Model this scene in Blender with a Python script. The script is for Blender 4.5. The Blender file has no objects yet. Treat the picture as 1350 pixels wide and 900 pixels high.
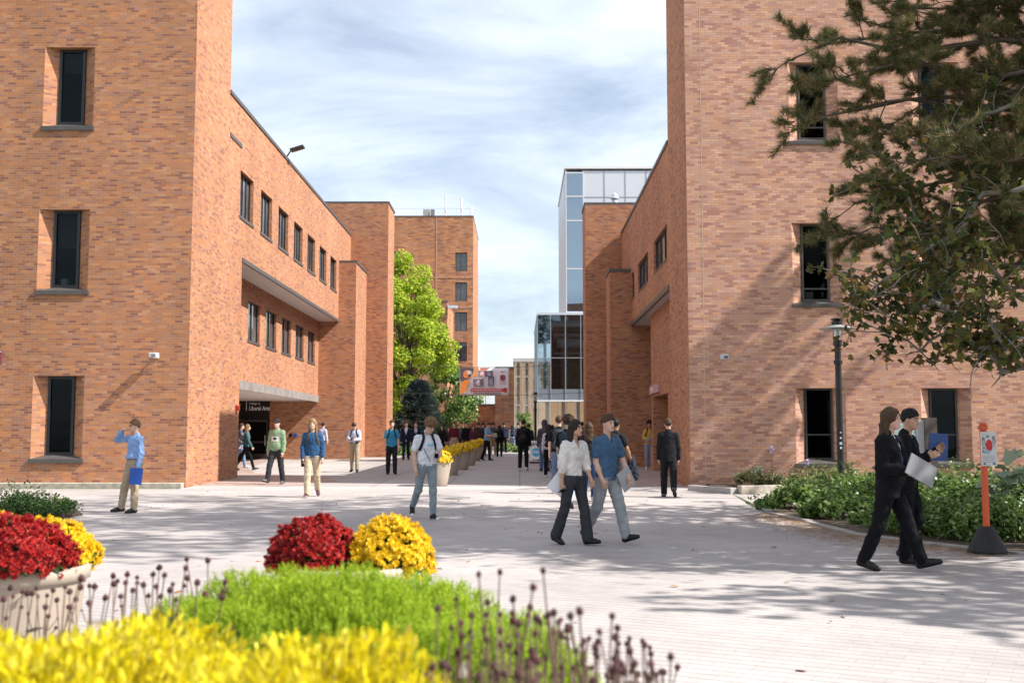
import bpy, math, random, numpy as np
from mathutils import Vector, Matrix
R = math.radians
sc = bpy.context.scene
col = sc.collection
rng = np.random.default_rng(7)
random.seed(5)
F_PX, H_CAM = 1450.0, 1.48
PITCH, YAW = math.atan(124/F_PX), math.atan(9.5/F_PX)

def gz(y):
    return 0.0 if y < 18 else min(.0095*(y-18), .5)
def ray(x, y):
    a = (x-675)/F_PX; b = (450-y)/F_PX
    cp, sp = math.cos(PITCH), math.sin(PITCH)
    d = (a, cp-b*sp, sp+b*cp)
    c, s = math.cos(YAW), math.sin(YAW)
    return (d[0]*c-d[1]*s, d[0]*s+d[1]*c, d[2])
def atY(x, y, Y):
    d = ray(x, y); t = Y/d[1]
    return Vector((d[0]*t, Y, H_CAM+d[2]*t))
def atX(x, y, X):
    d = ray(x, y); t = X/d[0]
    return Vector((X, d[1]*t, H_CAM+d[2]*t))
def G(x, y):
    d = ray(x, y); z = 0
    for i in range(60):
        t = (z-H_CAM)/d[2]; z = .5*z+.5*gz(d[1]*t)
    return Vector((d[0]*t, d[1]*t, z))

# ---------------------------------------------------------------- naming
def tag(o, label=None, cat=None, group=None, kind=None):
    if label: o['label'] = label
    if cat: o['category'] = cat
    if group: o['group'] = group
    if kind: o['kind'] = kind
    return o
def empty(name, loc, label=None, cat=None, group=None, rz=0):
    o = bpy.data.objects.new(name, None); col.objects.link(o)
    o.location = loc; o.rotation_euler = (0, 0, rz); o.empty_display_size = .1
    return tag(o, label, cat, group)
def rootloc(p):
    v = Vector((0, 0, 0))
    while p is not None:
        v += p.location; p = p.parent
    return v

# ---------------------------------------------------------------- materials
def new_mat(name):
    m = bpy.data.materials.new(name); m.use_nodes = True
    nt = m.node_tree; b = nt.nodes['Principled BSDF']
    return m, nt, b
def N(nt, typ, **kw):
    n = nt.nodes.new(typ)
    for k, v in kw.items(): setattr(n, k, v)
    return n
def math_n(nt, op, a, b=None):
    n = nt.nodes.new('ShaderNodeMath'); n.operation = op
    for i, v in enumerate((a, b)):
        if v is None: continue
        if isinstance(v, (int, float)): n.inputs[i].default_value = v
        else: nt.links.new(v, n.inputs[i])
    return n.outputs[0]
def mixc(nt, fac, a, b, mode='MIX'):
    n = nt.nodes.new('ShaderNodeMix'); n.data_type = 'RGBA'; n.blend_type = mode
    for i, v in ((0, fac), (6, a), (7, b)):
        if isinstance(v, (int, float)): n.inputs[i].default_value = v
        elif isinstance(v, tuple): n.inputs[i].default_value = (*v, 1)
        else: nt.links.new(v, n.inputs[i])
    return n.outputs[2]
def ramp(nt, fac, stops, interp='LINEAR'):
    n = nt.nodes.new('ShaderNodeValToRGB'); n.color_ramp.interpolation = interp
    e = n.color_ramp.elements
    while len(e) < len(stops): e.new(.5)
    for i, (p, c) in enumerate(stops):
        e[i].position = p; e[i].color = (*c, 1)
    nt.links.new(fac, n.inputs[0]); return n.outputs[0]
def noise(nt, scale, detail=3, vec=None, rough=.55):
    n = nt.nodes.new('ShaderNodeTexNoise'); n.inputs['Scale'].default_value = scale
    n.inputs['Detail'].default_value = detail; n.inputs['Roughness'].default_value = rough
    if vec is not None: nt.links.new(vec, n.inputs['Vector'])
    return n.outputs['Fac']
def bump(nt, b, h, strength=.3, dist=.01):
    n = nt.nodes.new('ShaderNodeBump'); n.inputs['Strength'].default_value = strength
    n.inputs['Distance'].default_value = dist
    nt.links.new(h, n.inputs['Height']); nt.links.new(n.outputs[0], b.inputs['Normal'])
def plain(name, c, rough=.7, var=.12, scale=6, metal=0, spec=.5, bumpy=0, bscale=80):
    m, nt, b = new_mat(name)
    tc = N(nt, 'ShaderNodeTexCoord')
    f = noise(nt, scale, 4, tc.outputs['Object'])
    lo = tuple(max(0, v*(1-var)) for v in c); hi = tuple(min(1, v*(1+var)) for v in c)
    nt.links.new(ramp(nt, f, [(.3, lo), (.7, hi)]), b.inputs['Base Color'])
    b.inputs['Roughness'].default_value = rough; b.inputs['Metallic'].default_value = metal
    b.inputs['Specular IOR Level'].default_value = spec
    if bumpy: bump(nt, b, noise(nt, bscale, 3, tc.outputs['Object']), bumpy, .005)
    return m
def unit_pattern(nt, w, h, mw, mh, offset=.5, rot=0):
    """per-unit random value and joint mask from metre UVs"""
    uv = N(nt, 'ShaderNodeUVMap').outputs[0]
    if rot:
        mp = N(nt, 'ShaderNodeMapping'); mp.inputs['Rotation'].default_value = (0, 0, rot); mp.inputs['Location'].default_value = (200, 200, 0)
        nt.links.new(uv, mp.inputs[0]); uv = mp.outputs[0]
    s = N(nt, 'ShaderNodeSeparateXYZ'); nt.links.new(uv, s.inputs[0])
    v = math_n(nt, 'DIVIDE', s.outputs[1], h); row = math_n(nt, 'FLOOR', v)
    odd = math_n(nt, 'FLOORED_MODULO', row, 2.0)
    u = math_n(nt, 'ADD', math_n(nt, 'DIVIDE', s.outputs[0], w), math_n(nt, 'MULTIPLY', odd, offset))
    colm = math_n(nt, 'FLOOR', u)
    fu = math_n(nt, 'FRACT', u); fv = math_n(nt, 'FRACT', v)
    mort = math_n(nt, 'MAXIMUM', math_n(nt, 'LESS_THAN', fu, mw/w), math_n(nt, 'LESS_THAN', fv, mh/h))
    cb = N(nt, 'ShaderNodeCombineXYZ'); nt.links.new(colm, cb.inputs[0]); nt.links.new(row, cb.inputs[1])
    wn = N(nt, 'ShaderNodeTexWhiteNoise', noise_dimensions='2D'); nt.links.new(cb.outputs[0], wn.inputs['Vector'])
    return wn.outputs['Value'], mort, uv, wn.outputs['Color'], cb.outputs[0]
def brick_mat(name, pal, mortar, w=.221, h=.0677, stain=.22):
    m, nt, b = new_mat(name)
    val, mort, uv, c2, cell = unit_pattern(nt, w, h, .010, .009)
    n = len(pal)
    c = ramp(nt, val, [(i/n, p) for i, p in enumerate(pal)], 'CONSTANT')
    # runs of darker and paler bricks, a few courses high
    mp = N(nt, 'ShaderNodeMapping'); mp.inputs['Scale'].default_value = (.22, .55, 1); nt.links.new(cell, mp.inputs[0])
    cl = noise(nt, 1.0, 2, mp.outputs[0])
    cl2 = ramp(nt, cl, [(.35, (.93, .90, .90)), (.65, (1.05, 1.05, 1.03))])
    c = mixc(nt, 1.0, c, cl2, 'MULTIPLY')
    mp2 = N(nt, 'ShaderNodeMapping'); mp2.inputs['Scale'].default_value = (.35, .12, 1); nt.links.new(uv, mp2.inputs[0])
    st = noise(nt, 1.0, 5, mp2.outputs[0], .65)
    c = mixc(nt, 1.0, c, ramp(nt, st, [(.32, (1-stain,)*3), (.62, (1.06, 1.06, 1.06))]), 'MULTIPLY')
    g = noise(nt, 60, 3, uv)
    c = mixc(nt, 1.0, c, ramp(nt, g, [(.3, (.88, .88, .88)), (.7, (1.1, 1.1, 1.1))]), 'MULTIPLY')
    c = mixc(nt, mort, c, mortar)
    nt.links.new(c, b.inputs['Base Color']); b.inputs['Roughness'].default_value = .85
    b.inputs['Specular IOR Level'].default_value = .25
    hgt = math_n(nt, 'ADD', math_n(nt, 'SUBTRACT', 1.0, mort), math_n(nt, 'MULTIPLY', g, .35))
    bump(nt, b, hgt, .45, .008)
    return m
def glass_mat(name, c=(.012, .016, .02), rough=.02, spec=.8):
    m, nt, b = new_mat(name)
    tc = N(nt, 'ShaderNodeTexCoord')
    f = noise(nt, .8, 3, tc.outputs['Object'])
    nt.links.new(ramp(nt, f, [(.4, c), (.7, tuple(v*2.2 for v in c))]), b.inputs['Base Color'])
    b.inputs['Roughness'].default_value = rough; b.inputs['Specular IOR Level'].default_value = spec
    bump(nt, b, noise(nt, .9, 1, tc.outputs['Object']), .06, .05)
    return m
def clear_glass(name, tint, refl=.22, fr=.8):
    m, nt, b = new_mat(name)
    out = nt.nodes['Material Output']
    t = N(nt, 'ShaderNodeBsdfTransparent'); t.inputs[0].default_value = (*tint, 1)
    g = N(nt, 'ShaderNodeBsdfGlossy'); g.inputs['Roughness'].default_value = .01; g.inputs[0].default_value = (.78, .90, 1, 1)
    lw = N(nt, 'ShaderNodeLayerWeight'); lw.inputs[0].default_value = .35
    f = math_n(nt, 'ADD', math_n(nt, 'MULTIPLY', lw.outputs['Fresnel'], fr), refl)
    mx = N(nt, 'ShaderNodeMixShader'); nt.links.new(f, mx.inputs[0])
    nt.links.new(t.outputs[0], mx.inputs[1]); nt.links.new(g.outputs[0], mx.inputs[2])
    tc = N(nt, 'ShaderNodeTexCoord')
    bn = N(nt, 'ShaderNodeBump'); bn.inputs['Strength'].default_value = .05; bn.inputs['Distance'].default_value = .05
    nt.links.new(noise(nt, .5, 1, tc.outputs['Object']), bn.inputs['Height']); nt.links.new(bn.outputs[0], g.inputs['Normal'])
    nt.links.new(mx.outputs[0], out.inputs[0]); return m
def leaf_mat(name, stops, trans=.35, rough=.55, spec=.35):
    """stops: colours spread at random over the leaves"""
    m, nt, b = new_mat(name)
    ge = N(nt, 'ShaderNodeNewGeometry')
    k = len(stops)
    c = ramp(nt, ge.outputs['Random Per Island'], [(i/max(1, k-1), s) for i, s in enumerate(stops)])
    nt.links.new(c, b.inputs['Base Color']); b.inputs['Roughness'].default_value = rough
    b.inputs['Specular IOR Level'].default_value = spec
    if trans > 0:
        tr = N(nt, 'ShaderNodeBsdfTranslucent'); nt.links.new(c, tr.inputs[0])
        mx = N(nt, 'ShaderNodeMixShader'); mx.inputs[0].default_value = trans
        nt.links.new(b.outputs[0], mx.inputs[1]); nt.links.new(tr.outputs[0], mx.inputs[2])
        nt.links.new(mx.outputs[0], nt.nodes['Material Output'].inputs[0])
    return m
_pm = {}
def cm(c, rough=.85, var=.10, **kw):
    k = (tuple(round(v, 3) for v in c), rough, tuple(sorted(kw.items())))
    if k not in _pm: _pm[k] = plain('paint', c, rough, var, **kw)
    return _pm[k]

# ---------------------------------------------------------------- mesh building
def world_uv(me):
    n = len(me.loops)
    if n == 0: return
    lv = np.empty(n, np.int32); me.loops.foreach_get('vertex_index', lv)
    co = np.empty(len(me.vertices)*3); me.vertices.foreach_get('co', co); co = co.reshape(-1, 3)
    pn = np.empty(len(me.polygons)*3); me.polygons.foreach_get('normal', pn); pn = pn.reshape(-1, 3)
    lt = np.empty(len(me.polygons), np.int32); me.polygons.foreach_get('loop_total', lt)
    nn = np.repeat(pn, lt, axis=0); p = co[lv]
    # one tangent per plane whichever way it faces
    t = np.stack([-nn[:, 1], nn[:, 0]], 1); l = np.hypot(t[:, 0], t[:, 1])+1e-9; t /= l[:, None]
    sg = np.where(np.abs(t[:, 0]) > np.abs(t[:, 1]), np.sign(t[:, 0]), np.sign(t[:, 1])); t *= sg[:, None]
    u = p[:, 0]*t[:, 0]+p[:, 1]*t[:, 1]; v = p[:, 2].copy()
    fl = np.abs(nn[:, 2]) > .7
    u[fl] = p[fl, 0]; v[fl] = p[fl, 1]
    uv = me.uv_layers.new(name='UVMap')
    uv.data.foreach_set('uv', np.stack([u+100, v+50], 1).ravel())
class MB:
    def __init__(s): s.v = []; s.f = []; s.m = []
    def add(s, vs, fs, mat=0):
        o = len(s.v); s.v += [tuple(v) for v in vs]
        for f in fs: s.f.append(tuple(o+i for i in f)); s.m.append(mat)
        return s
    def quad(s, a, b, c, d, mat=0): return s.add([a, b, c, d], [(0, 1, 2, 3)], mat)
    def box(s, x0, x1, y0, y1, z0, z1, mat=0):
        v = [(x, y, z) for z in (z0, z1) for y in (y0, y1) for x in (x0, x1)]
        return s.add(v, [(0, 2, 3, 1), (4, 5, 7, 6), (0, 1, 5, 4), (2, 6, 7, 3), (0, 4, 6, 2), (1, 3, 7, 5)], mat)
    def obox(s, c, dx, dy, dz, mat=0):
        """box from centre and three half-edge vectors"""
        c, dx, dy, dz = map(Vector, (c, dx, dy, dz))
        v = [c+a*dx+b*dy+e*dz for e in (-1, 1) for b in (-1, 1) for a in (-1, 1)]
        return s.add(v, [(0, 2, 3, 1), (4, 5, 7, 6), (0, 1, 5, 4), (2, 6, 7, 3), (0, 4, 6, 2), (1, 3, 7, 5)], mat)
    def tube(s, pts, rad, n=8, mat=0, cap=True):
        pts = [Vector(p) for p in pts]
        if not isinstance(rad, (list, tuple)): rad = [rad]*len(pts)
        rings = []; a = None
        for i, p in enumerate(pts):
            t = (pts[min(i+1, len(pts)-1)]-pts[max(i-1, 0)])
            if t.length < 1e-9: t = Vector((0, 0, 1))
            t.normalize()
            if a is None: a = t.orthogonal().normalized()
            else:
                a = a-t*a.dot(t)
                a = a.normalized() if a.length > 1e-6 else t.orthogonal().normalized()
            b = t.cross(a)
            rings.append([p+rad[i]*(math.cos(2*math.pi*k/n)*a+math.sin(2*math.pi*k/n)*b) for k in range(n)])
        vs = [q for r in rings for q in r]; fs = []
        for i in range(len(pts)-1):
            for k in range(n):
                k2 = (k+1) % n; fs.append((i*n+k, i*n+k2, (i+1)*n+k2, (i+1)*n+k))
        if cap: fs.append(tuple(range(n-1, -1, -1))); fs.append(tuple(range((len(pts)-1)*n, len(pts)*n)))
        return s.add(vs, fs, mat)
    def lathe(s, prof, c, n=24, mat=0, sx=1, sy=1):
        vs = []; fs = []
        for r, z in prof:
            for k in range(n):
                a = 2*math.pi*k/n; vs.append((c[0]+sx*r*math.cos(a), c[1]+sy*r*math.sin(a), c[2]+z))
        for i in range(len(prof)-1):
            for k in range(n):
                k2 = (k+1) % n; fs.append((i*n+k, i*n+k2, (i+1)*n+k2, (i+1)*n+k))
        return s.add(vs, fs, mat)
    def build(s, name, mats, parent=None, smooth=False, bevel=0):
        L = rootloc(parent) if parent is not None else Vector((0, 0, 0))
        me = bpy.data.meshes.new(name); me.from_pydata(s.v, [], s.f); me.update()
        if not isinstance(mats, (list, tuple)): mats = [mats]
        for m in mats: me.materials.append(m)
        me.polygons.foreach_set('material_index', s.m)
        world_uv(me)
        if parent is not None:
            me.transform(Matrix.Translation(-L))
        if smooth: me.polygons.foreach_set('use_smooth', [True]*len(me.polygons))
        o = bpy.data.objects.new(name, me); col.objects.link(o)
        if parent is not None: o.parent = parent
        if bevel:
            md = o.modifiers.new('b', 'BEVEL'); md.width = bevel; md.segments = 2; md.limit_method = 'ANGLE'
        return o
def np_mesh(name, verts, faces_flat, sizes, mats, midx=None, parent=None, smooth=False, local=False):
    me = bpy.data.meshes.new(name)
    verts = np.asarray(verts, np.float32)
    if parent is not None and not local: verts = verts-np.array(rootloc(parent), np.float32)
    me.vertices.add(len(verts)); me.vertices.foreach_set('co', verts.ravel())
    me.loops.add(len(faces_flat)); me.loops.foreach_set('vertex_index', np.asarray(faces_flat, np.int32))
    sizes = np.asarray(sizes, np.int32)
    me.polygons.add(len(sizes)); me.polygons.foreach_set('loop_start', np.concatenate([[0], np.cumsum(sizes)[:-1]]).astype(np.int32))
    me.polygons.foreach_set('loop_total', sizes)
    if not isinstance(mats, (list, tuple)): mats = [mats]
    for m in mats: me.materials.append(m)
    if midx is not None: me.polygons.foreach_set('material_index', np.asarray(midx, np.int32))
    me.update(calc_edges=True); me.validate()
    if smooth: me.polygons.foreach_set('use_smooth', [True]*len(me.polygons))
    o = bpy.data.objects.new(name, me); col.objects.link(o)
    if parent is not None: o.parent = parent
    return o
def unit(v):
    v = np.asarray(v, float); return v/(np.linalg.norm(v, axis=-1, keepdims=True)+1e-9)
def frames(d, spin=None):
    """rotation matrices whose third column is d"""
    d = unit(d); n = len(d)
    h = np.where(np.abs(d[:, 2:3]) < .9, np.array([[0, 0, 1.]]), np.array([[1., 0, 0]]))
    a = unit(np.cross(h, d)); b = np.cross(d, a)
    if spin is None: spin = rng.uniform(0, 2*math.pi, n)
    c, s = np.cos(spin)[:, None], np.sin(spin)[:, None]
    return np.stack([a*c+b*s, -a*s+b*c, d], 2)
def scatter(name, tv, tf, pos, rot, scl, mats, parent=None, tm=None, smooth=False):
    """many copies of a small template (leaf, flower, needle tuft) in one mesh"""
    tv = np.asarray(tv, float); n = len(pos); m = len(tv)
    scl = np.broadcast_to(np.asarray(scl, float), (n,))
    v = np.einsum('nij,mj->nmi', rot, tv)*scl[:, None, None]+np.asarray(pos)[:, None, :]
    flat = np.concatenate([np.array(f) for f in tf]); sz = np.array([len(f) for f in tf])
    ff = (flat[None, :]+(np.arange(n)*m)[:, None]).ravel()
    mi = None if tm is None else np.tile(tm, n)
    return np_mesh(name, v.reshape(-1, 3), ff, np.tile(sz, n), mats, mi, parent, smooth)
# ================================================================ materials of the place
PAL = [(.53, .260, .135), (.50, .235, .120), (.59, .31, .165), (.42, .195, .11), (.56, .25, .115), (.35, .17, .115), (.50, .265, .16), (.62, .285, .125), (.45, .235, .15), (.54, .27, .14), (.52, .245, .125)]
PALR = [(.56, .35, .235), (.58, .365, .24), (.56, .335, .205), (.50, .28, .17), (.62, .40, .26), (.44, .24, .165), (.60, .34, .18), (.37, .205, .155), (.55, .36, .25), (.66, .41, .25), (.48, .30, .22)]
PAL = [((a-.5)*.98+.425, (b_-.25)*.95+.200, (c-.14)*1.0+.116) for a, b_, c in PAL]
M_brick = brick_mat('brick', PAL, (.40, .25, .16))
M_brickR = brick_mat('brick_tan', stain=.14, pal=[tuple(k_*(.12*a+.88*b) for k_, a, b in zip((1.08, 1.0, 1.11), p, q)) for p, q in zip(PAL, PALR)], mortar=(.36, .25, .18))
M_brickF = brick_mat('brick_far', PAL, (.40, .26, .17), .6, .15)
M_dark = plain('dark_metal', (.045, .042, .042), .45, .15)
M_black = plain('black_metal', (.012, .012, .014), .35, .2)
M_trim = plain('bronze_trim', (.085, .075, .07), .5, .15)
M_soffit = plain('soffit', (.62, .56, .52), .8, .06, 2)
M_glass = glass_mat('window_glass', (.003, .004, .005), .02, .22)
M_glassB = glass_mat('window_glass_pale', (.075, .075, .08), .03, .9)
M_white = plain('white_paint', (.78, .78, .77), .45, .04)
M_panel = plain('light_metal_panel', (.62, .65, .71), .35, .05, .3)
M_grey = plain('grey_panel', (.20, .225, .26), .4, .08)
M_gran = plain('granite', (.43, .38, .31), .85, .28, 7, bumpy=.5, bscale=40)
M_kerb = plain('concrete_kerb', (.40, .38, .36), .85, .15, 5, bumpy=.3, bscale=60)
M_inside = plain('interior', (.05, .058, .065), .8, .3, 1)
M_beige_glow = plain('interior_beige_glow', (.72, .52, .35), .8, .25, .8)
M_beige_glow.node_tree.nodes['Principled BSDF'].inputs['Emission Color'].default_value = (1, .72, .48, 1); M_beige_glow.node_tree.nodes['Principled BSDF'].inputs['Emission Strength'].default_value = .22   # added glow, no lamp: stands in for daylight and sunlit brick reflections
M_clear = clear_glass('curtain_glass', (.50, .60, .66), .26)
M_clearW = clear_glass('room_glass', (.55, .58, .58), .0, .22)
M_room = plain('dim_room', (.055, .052, .05), .9, .4, 1.5); M_blind = plain('mesh_blind', (.085, .085, .085), .9, .15, 30)
M_clearB = clear_glass('shopfront_glass', (.93, .92, .90), .04)

# ================================================================ ground
ys = [-60, -20, 0, 10, 18] + list(range(20, 72, 4)) + [70.63, 90, 120, 200, 500]
def sheet(name, x0, x1, y0, y1, dz, mat, kind='structure'):
    mb = MB(); yy = [y0]+[y for y in sorted(set(ys)) if y0 < y < y1]+[y1]
    for a, b in zip(yy[:-1], yy[1:]):
        mb.quad((x0, a, gz(a)+dz), (x1, a, gz(a)+dz), (x1, b, gz(b)+dz), (x0, b, gz(b)+dz))
    return tag(mb.build(name, mat), kind=kind)
def poly_sheet(name, pts, dz, mat, kind='structure', flat=None):
    """polygon laid on the sloping ground, cut into strips so it follows it"""
    import bmesh
    bm = bmesh.new(); vs = [bm.verts.new((p[0], p[1], 0)) for p in pts]; bm.faces.new(vs)
    for y in ys:
        bmesh.ops.bisect_plane(bm, geom=bm.verts[:]+bm.edges[:]+bm.faces[:], plane_co=(0, y, 0), plane_no=(0, 1, 0))
    bmesh.ops.triangulate(bm, faces=bm.faces[:])
    for v in bm.verts: v.co.z = gz(v.co.y)+dz
    me = bpy.data.meshes.new(name); bm.to_mesh(me); bm.free(); me.materials.append(mat); world_uv(me)
    o = bpy.data.objects.new(name, me); col.objects.link(o); return tag(o, kind=kind)

def pave_mat(name, w, h, j, pal, joint, offset=.5, blotch=.17, rough=.85, jmix=1.0, rot=0, jv=None):
    m, nt, b = new_mat(name)
    val, mort, uv, c2, cell = unit_pattern(nt, w, h, jv or j, j, offset, rot)
    n = len(pal)
    c = ramp(nt, val, [(i/n, p) for i, p in enumerate(pal)], 'CONSTANT')
    c = mixc(nt, 1.0, c, ramp(nt, noise(nt, .35, 5, uv, .6), [(.3, (1-blotch,)*3), (.7, (1+blotch*.4,)*3)]), 'MULTIPLY')
    c = mixc(nt, 1.0, c, ramp(nt, noise(nt, 3.0, 5, uv, .7), [(.3, (.90, .89, .88)), (.7, (1.05, 1.05, 1.05))]), 'MULTIPLY')
    c = mixc(nt, 1.0, c, ramp(nt, noise(nt, 90, 2, uv), [(.3, (.92,)*3), (.7, (1.06,)*3)]), 'MULTIPLY')
    c = mixc(nt, math_n(nt, 'MULTIPLY', mort, jmix), c, joint)
    nt.links.new(c, b.inputs['Base Color']); b.inputs['Roughness'].default_value = rough
    b.inputs['Specular IOR Level'].default_value = .3
    bump(nt, b, math_n(nt, 'ADD', math_n(nt, 'SUBTRACT', 1.0, mort), math_n(nt, 'MULTIPLY', noise(nt, 25, 4, uv), .5)), .35, .006)
    return m
M_paver = pave_mat('pavers', .27, .133, .014, [(.455, .412, .39), (.44, .398, .377), (.465, .422, .40), (.43, .39, .37), (.46, .417, .394)], (.23, .21, .20), rot=R(27), jv=.003, blotch=.22)
M_slab = pave_mat('concrete_slabs', 2.0, 4.6, .03, [(.40, .372, .355), (.385, .358, .342), (.415, .385, .365)], (.19, .17, .16), 0, .16)
M_band = pave_mat('pale_band', 1.2, .6, .012, [(.50, .46, .435), (.47, .44, .42)], (.34, .31, .29))
M_redp = pave_mat('red_pavers', .22, .11, .010, [(.42, .31, .27), (.38, .28, .245), (.45, .33, .285), (.37, .275, .25)], (.30, .24, .21))
M_soil = plain('soil', (.085, .06, .042), .95, .5, 12, bumpy=1, bscale=50)
M_walk = pave_mat('pale_concrete', 1.5, 1.5, .02, [(.47, .43, .40), (.45, .415, .39)], (.30, .27, .25), 0)
M_field = plain('lawn_ground', (.10, .12, .05), .95, .3, 2)

sheet('ground', -400, 400, -60, 500, -.012, M_field)
sheet('plaza_paving', -14, 14, -3, 28.7, 0, M_paver)
sheet('stone_band', -8.85, 4.52, 28.7, 29.75, 0, M_band)
sheet('walkway_slabs', -6.9, 4.52, 29.75, 97, 0, M_slab)
sheet('side_paving', -17, -6.9, 29.75, 57, 0, M_walk)
L = [G(*q) for q in [(291, 640), (380, 640.5), (446, 634), (430, 628), (336, 623), (327, 617), (352, 608), (388, 601), (372, 598.5)]]
poly_sheet('entrance_brick_paving', [(-8.86, 30.4)]+[(p.x, p.y) for p in L[1:-1]]+[(-11.9, 53.5), (-15.9, 53.5), (-15.9, 35.0), (-8.86, 35.0)], .004, M_redp)
poly_sheet('doorway_brick_paving', [(2.6, 30.0), (4.5, 29.8), (4.5, 33.0), (6, 33.2), (6, 44.2), (3.9, 44.2), (2.8, 38), (2.2, 33)], .004, M_redp)

# ================================================================ walls with openings
def wall(mb, P, u0, u1, z0, z1, holes, mat=0):
    us = sorted({u0, u1, *[h[0] for h in holes], *[h[1] for h in holes]})
    zs = sorted({z0, z1, *[h[2] for h in holes], *[h[3] for h in holes]})
    us = [u for u in us if u0-1e-6 <= u <= u1+1e-6]; zs = [z for z in zs if z0-1e-6 <= z <= z1+1e-6]
    for ua, ub in zip(us[:-1], us[1:]):
        run = None
        for za, zb in zip(zs[:-1], zs[1:]):
            c = ((ua+ub)/2, (za+zb)/2)
            if any(h[0] < c[0] < h[1] and h[2] < c[1] < h[3] for h in holes):
                if run: mb.quad(P(ua, 0, run[0]), P(ub, 0, run[0]), P(ub, 0, run[1]), P(ua, 0, run[1]), mat); run = None
            else: run = (run[0] if run else za, zb)
        if run: mb.quad(P(ua, 0, run[0]), P(ub, 0, run[0]), P(ub, 0, run[1]), P(ua, 0, run[1]), mat)
def reveal(mb, P, h, dep, spl=0, sill=0, mat=0):
    u0, u1, z0, z1 = h; a, b = u0+spl, u1-spl; zb = z0+sill
    mb.quad(P(u0, 0, z0), P(a, dep, zb), P(a, dep, z1), P(u0, 0, z1), mat)
    mb.quad(P(u1, 0, z0), P(b, dep, zb), P(b, dep, z1), P(u1, 0, z1), mat)
    mb.quad(P(u0, 0, z1), P(u1, 0, z1), P(b, dep, z1), P(a, dep, z1), mat)
    mb.quad(P(u0, 0, z0), P(u1, 0, z0), P(b, dep, zb), P(a, dep, zb), mat)
    return (a, b, zb, z1)
def pbox(mb, P, u0, u1, d0, d1, z0, z1, mat=0):
    v = [P(u, d, z) for z in (z0, z1) for d in (d0, d1) for u in (u0, u1)]
    mb.add(v, [(0, 2, 3, 1), (4, 5, 7, 6), (0, 1, 5, 4), (2, 6, 7, 3), (0, 4, 6, 2), (1, 3, 7, 5)], mat)
def window(P, r, dep, parent, fw=.06, vbars=(), hbars=(), glass=None, fm=None, sill=None, sillm=None, blind=0, room=None):
    """a window: frame, pane, sill; r = inner opening"""
    u0, u1, z0, z1 = r; e = .003
    f = MB()
    pbox(f, P, u0+e, u0+fw, dep-.05, dep+.04, z0+e, z1-e); pbox(f, P, u1-fw, u1-e, dep-.05, dep+.04, z0+e, z1-e)
    pbox(f, P, u0+fw, u1-fw, dep-.05, dep+.04, z1-fw, z1-e); pbox(f, P, u0+fw, u1-fw, dep-.05, dep+.04, z0+e, z0+fw)
    fo = f.build('window', fm or M_black, parent)
    for k, t in enumerate(vbars):
        u = u0+(u1-u0)*t; b = MB(); pbox(b, P, u-.022, u+.022, dep-.045, dep+.03, z0+fw, z1-fw); b.build('mullion', fm or M_black, fo)
    for t in hbars:
        z = z0+(z1-z0)*t; b = MB(); pbox(b, P, u0+fw, u1-fw, dep-.035, dep+.03, z-.02, z+.02); b.build('transom', fm or M_black, fo)
    if blind:
        b = MB(); pbox(b, P, u0+fw, u1-fw, dep+.06, dep+.07, z1-(z1-z0)*blind, z1-fw); b.build('blind', plain('blind', (.25, .25, .24), .8), fo)
    if room is not None:      # a dim room behind clear glass, with a roller blind part way down and something on the sill
        q = MB(); a, b_, za, zb_, d0, d1 = u0-.5, u1+.5, z0-.15, z1+.25, dep+.045, dep+2.2
        for c4 in (((a, d1, za), (b_, d1, za), (b_, d1, zb_), (a, d1, zb_)), ((a, d0, za), (a, d1, za), (a, d1, zb_), (a, d0, zb_)), ((b_, d0, za), (b_, d1, za), (b_, d1, zb_), (b_, d0, zb_)),
                   ((a, d0, za), (b_, d0, za), (b_, d1, za), (a, d1, za)), ((a, d0, zb_), (b_, d0, zb_), (b_, d1, zb_), (a, d1, zb_))): q.quad(*[P(*c_) for c_ in c4])
        q.build('room_interior', M_room, fo)
        if room[0]: q = MB(); pbox(q, P, u0+.02, u1-.02, dep+.09, dep+.10, z1-(z1-z0)*room[0], z1+.05); q.build('roller_blind', M_blind, fo)
        if room[1]: q = MB(); pbox(q, P, u0+fw+.08, u0+fw+.08+room[1], dep+.15, dep+.35, z0+.0, z0+.28); q.build('sill_box', M_soffit, fo)
        glass = M_clearW
    g = MB(); pbox(g, P, u0+fw, u1-fw, dep-.008, dep+.008, z0+fw, z1-fw); g.build('pane', glass or M_glass, fo)
    if sill:
        s0, s1, zt, proj, th = sill
        b = MB(); v = [P(s0, -proj, zt-th), P(s1, -proj, zt-th), P(s1, -proj, zt), P(s0, -proj, zt), P(u0, dep-.052, z0-.002), P(u1, dep-.052, z0-.002),
                       P(s1, .0, zt+.004), P(s0, .0, zt+.004), P(s0, -.001, zt-th), P(s1, -.001, zt-th)]
        b.add(v, [(0, 1, 2, 3), (3, 2, 6, 7), (7, 6, 5, 4), (0, 3, 7, 8), (1, 9, 6, 2), (0, 8, 9, 1)])
        b.build('sill', sillm or M_trim, fo)
    return fo
def coping(x0, x1, y0, y1, z, parent, mat=None, th=.12, ov=.04):
    MB().box(x0-ov, x1+ov, y0-ov, y1+ov, z, z+th).build('coping', mat or M_trim, parent)

YF = 29.4; XL = -8.87; XR = 4.54; TH = 15.6
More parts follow.
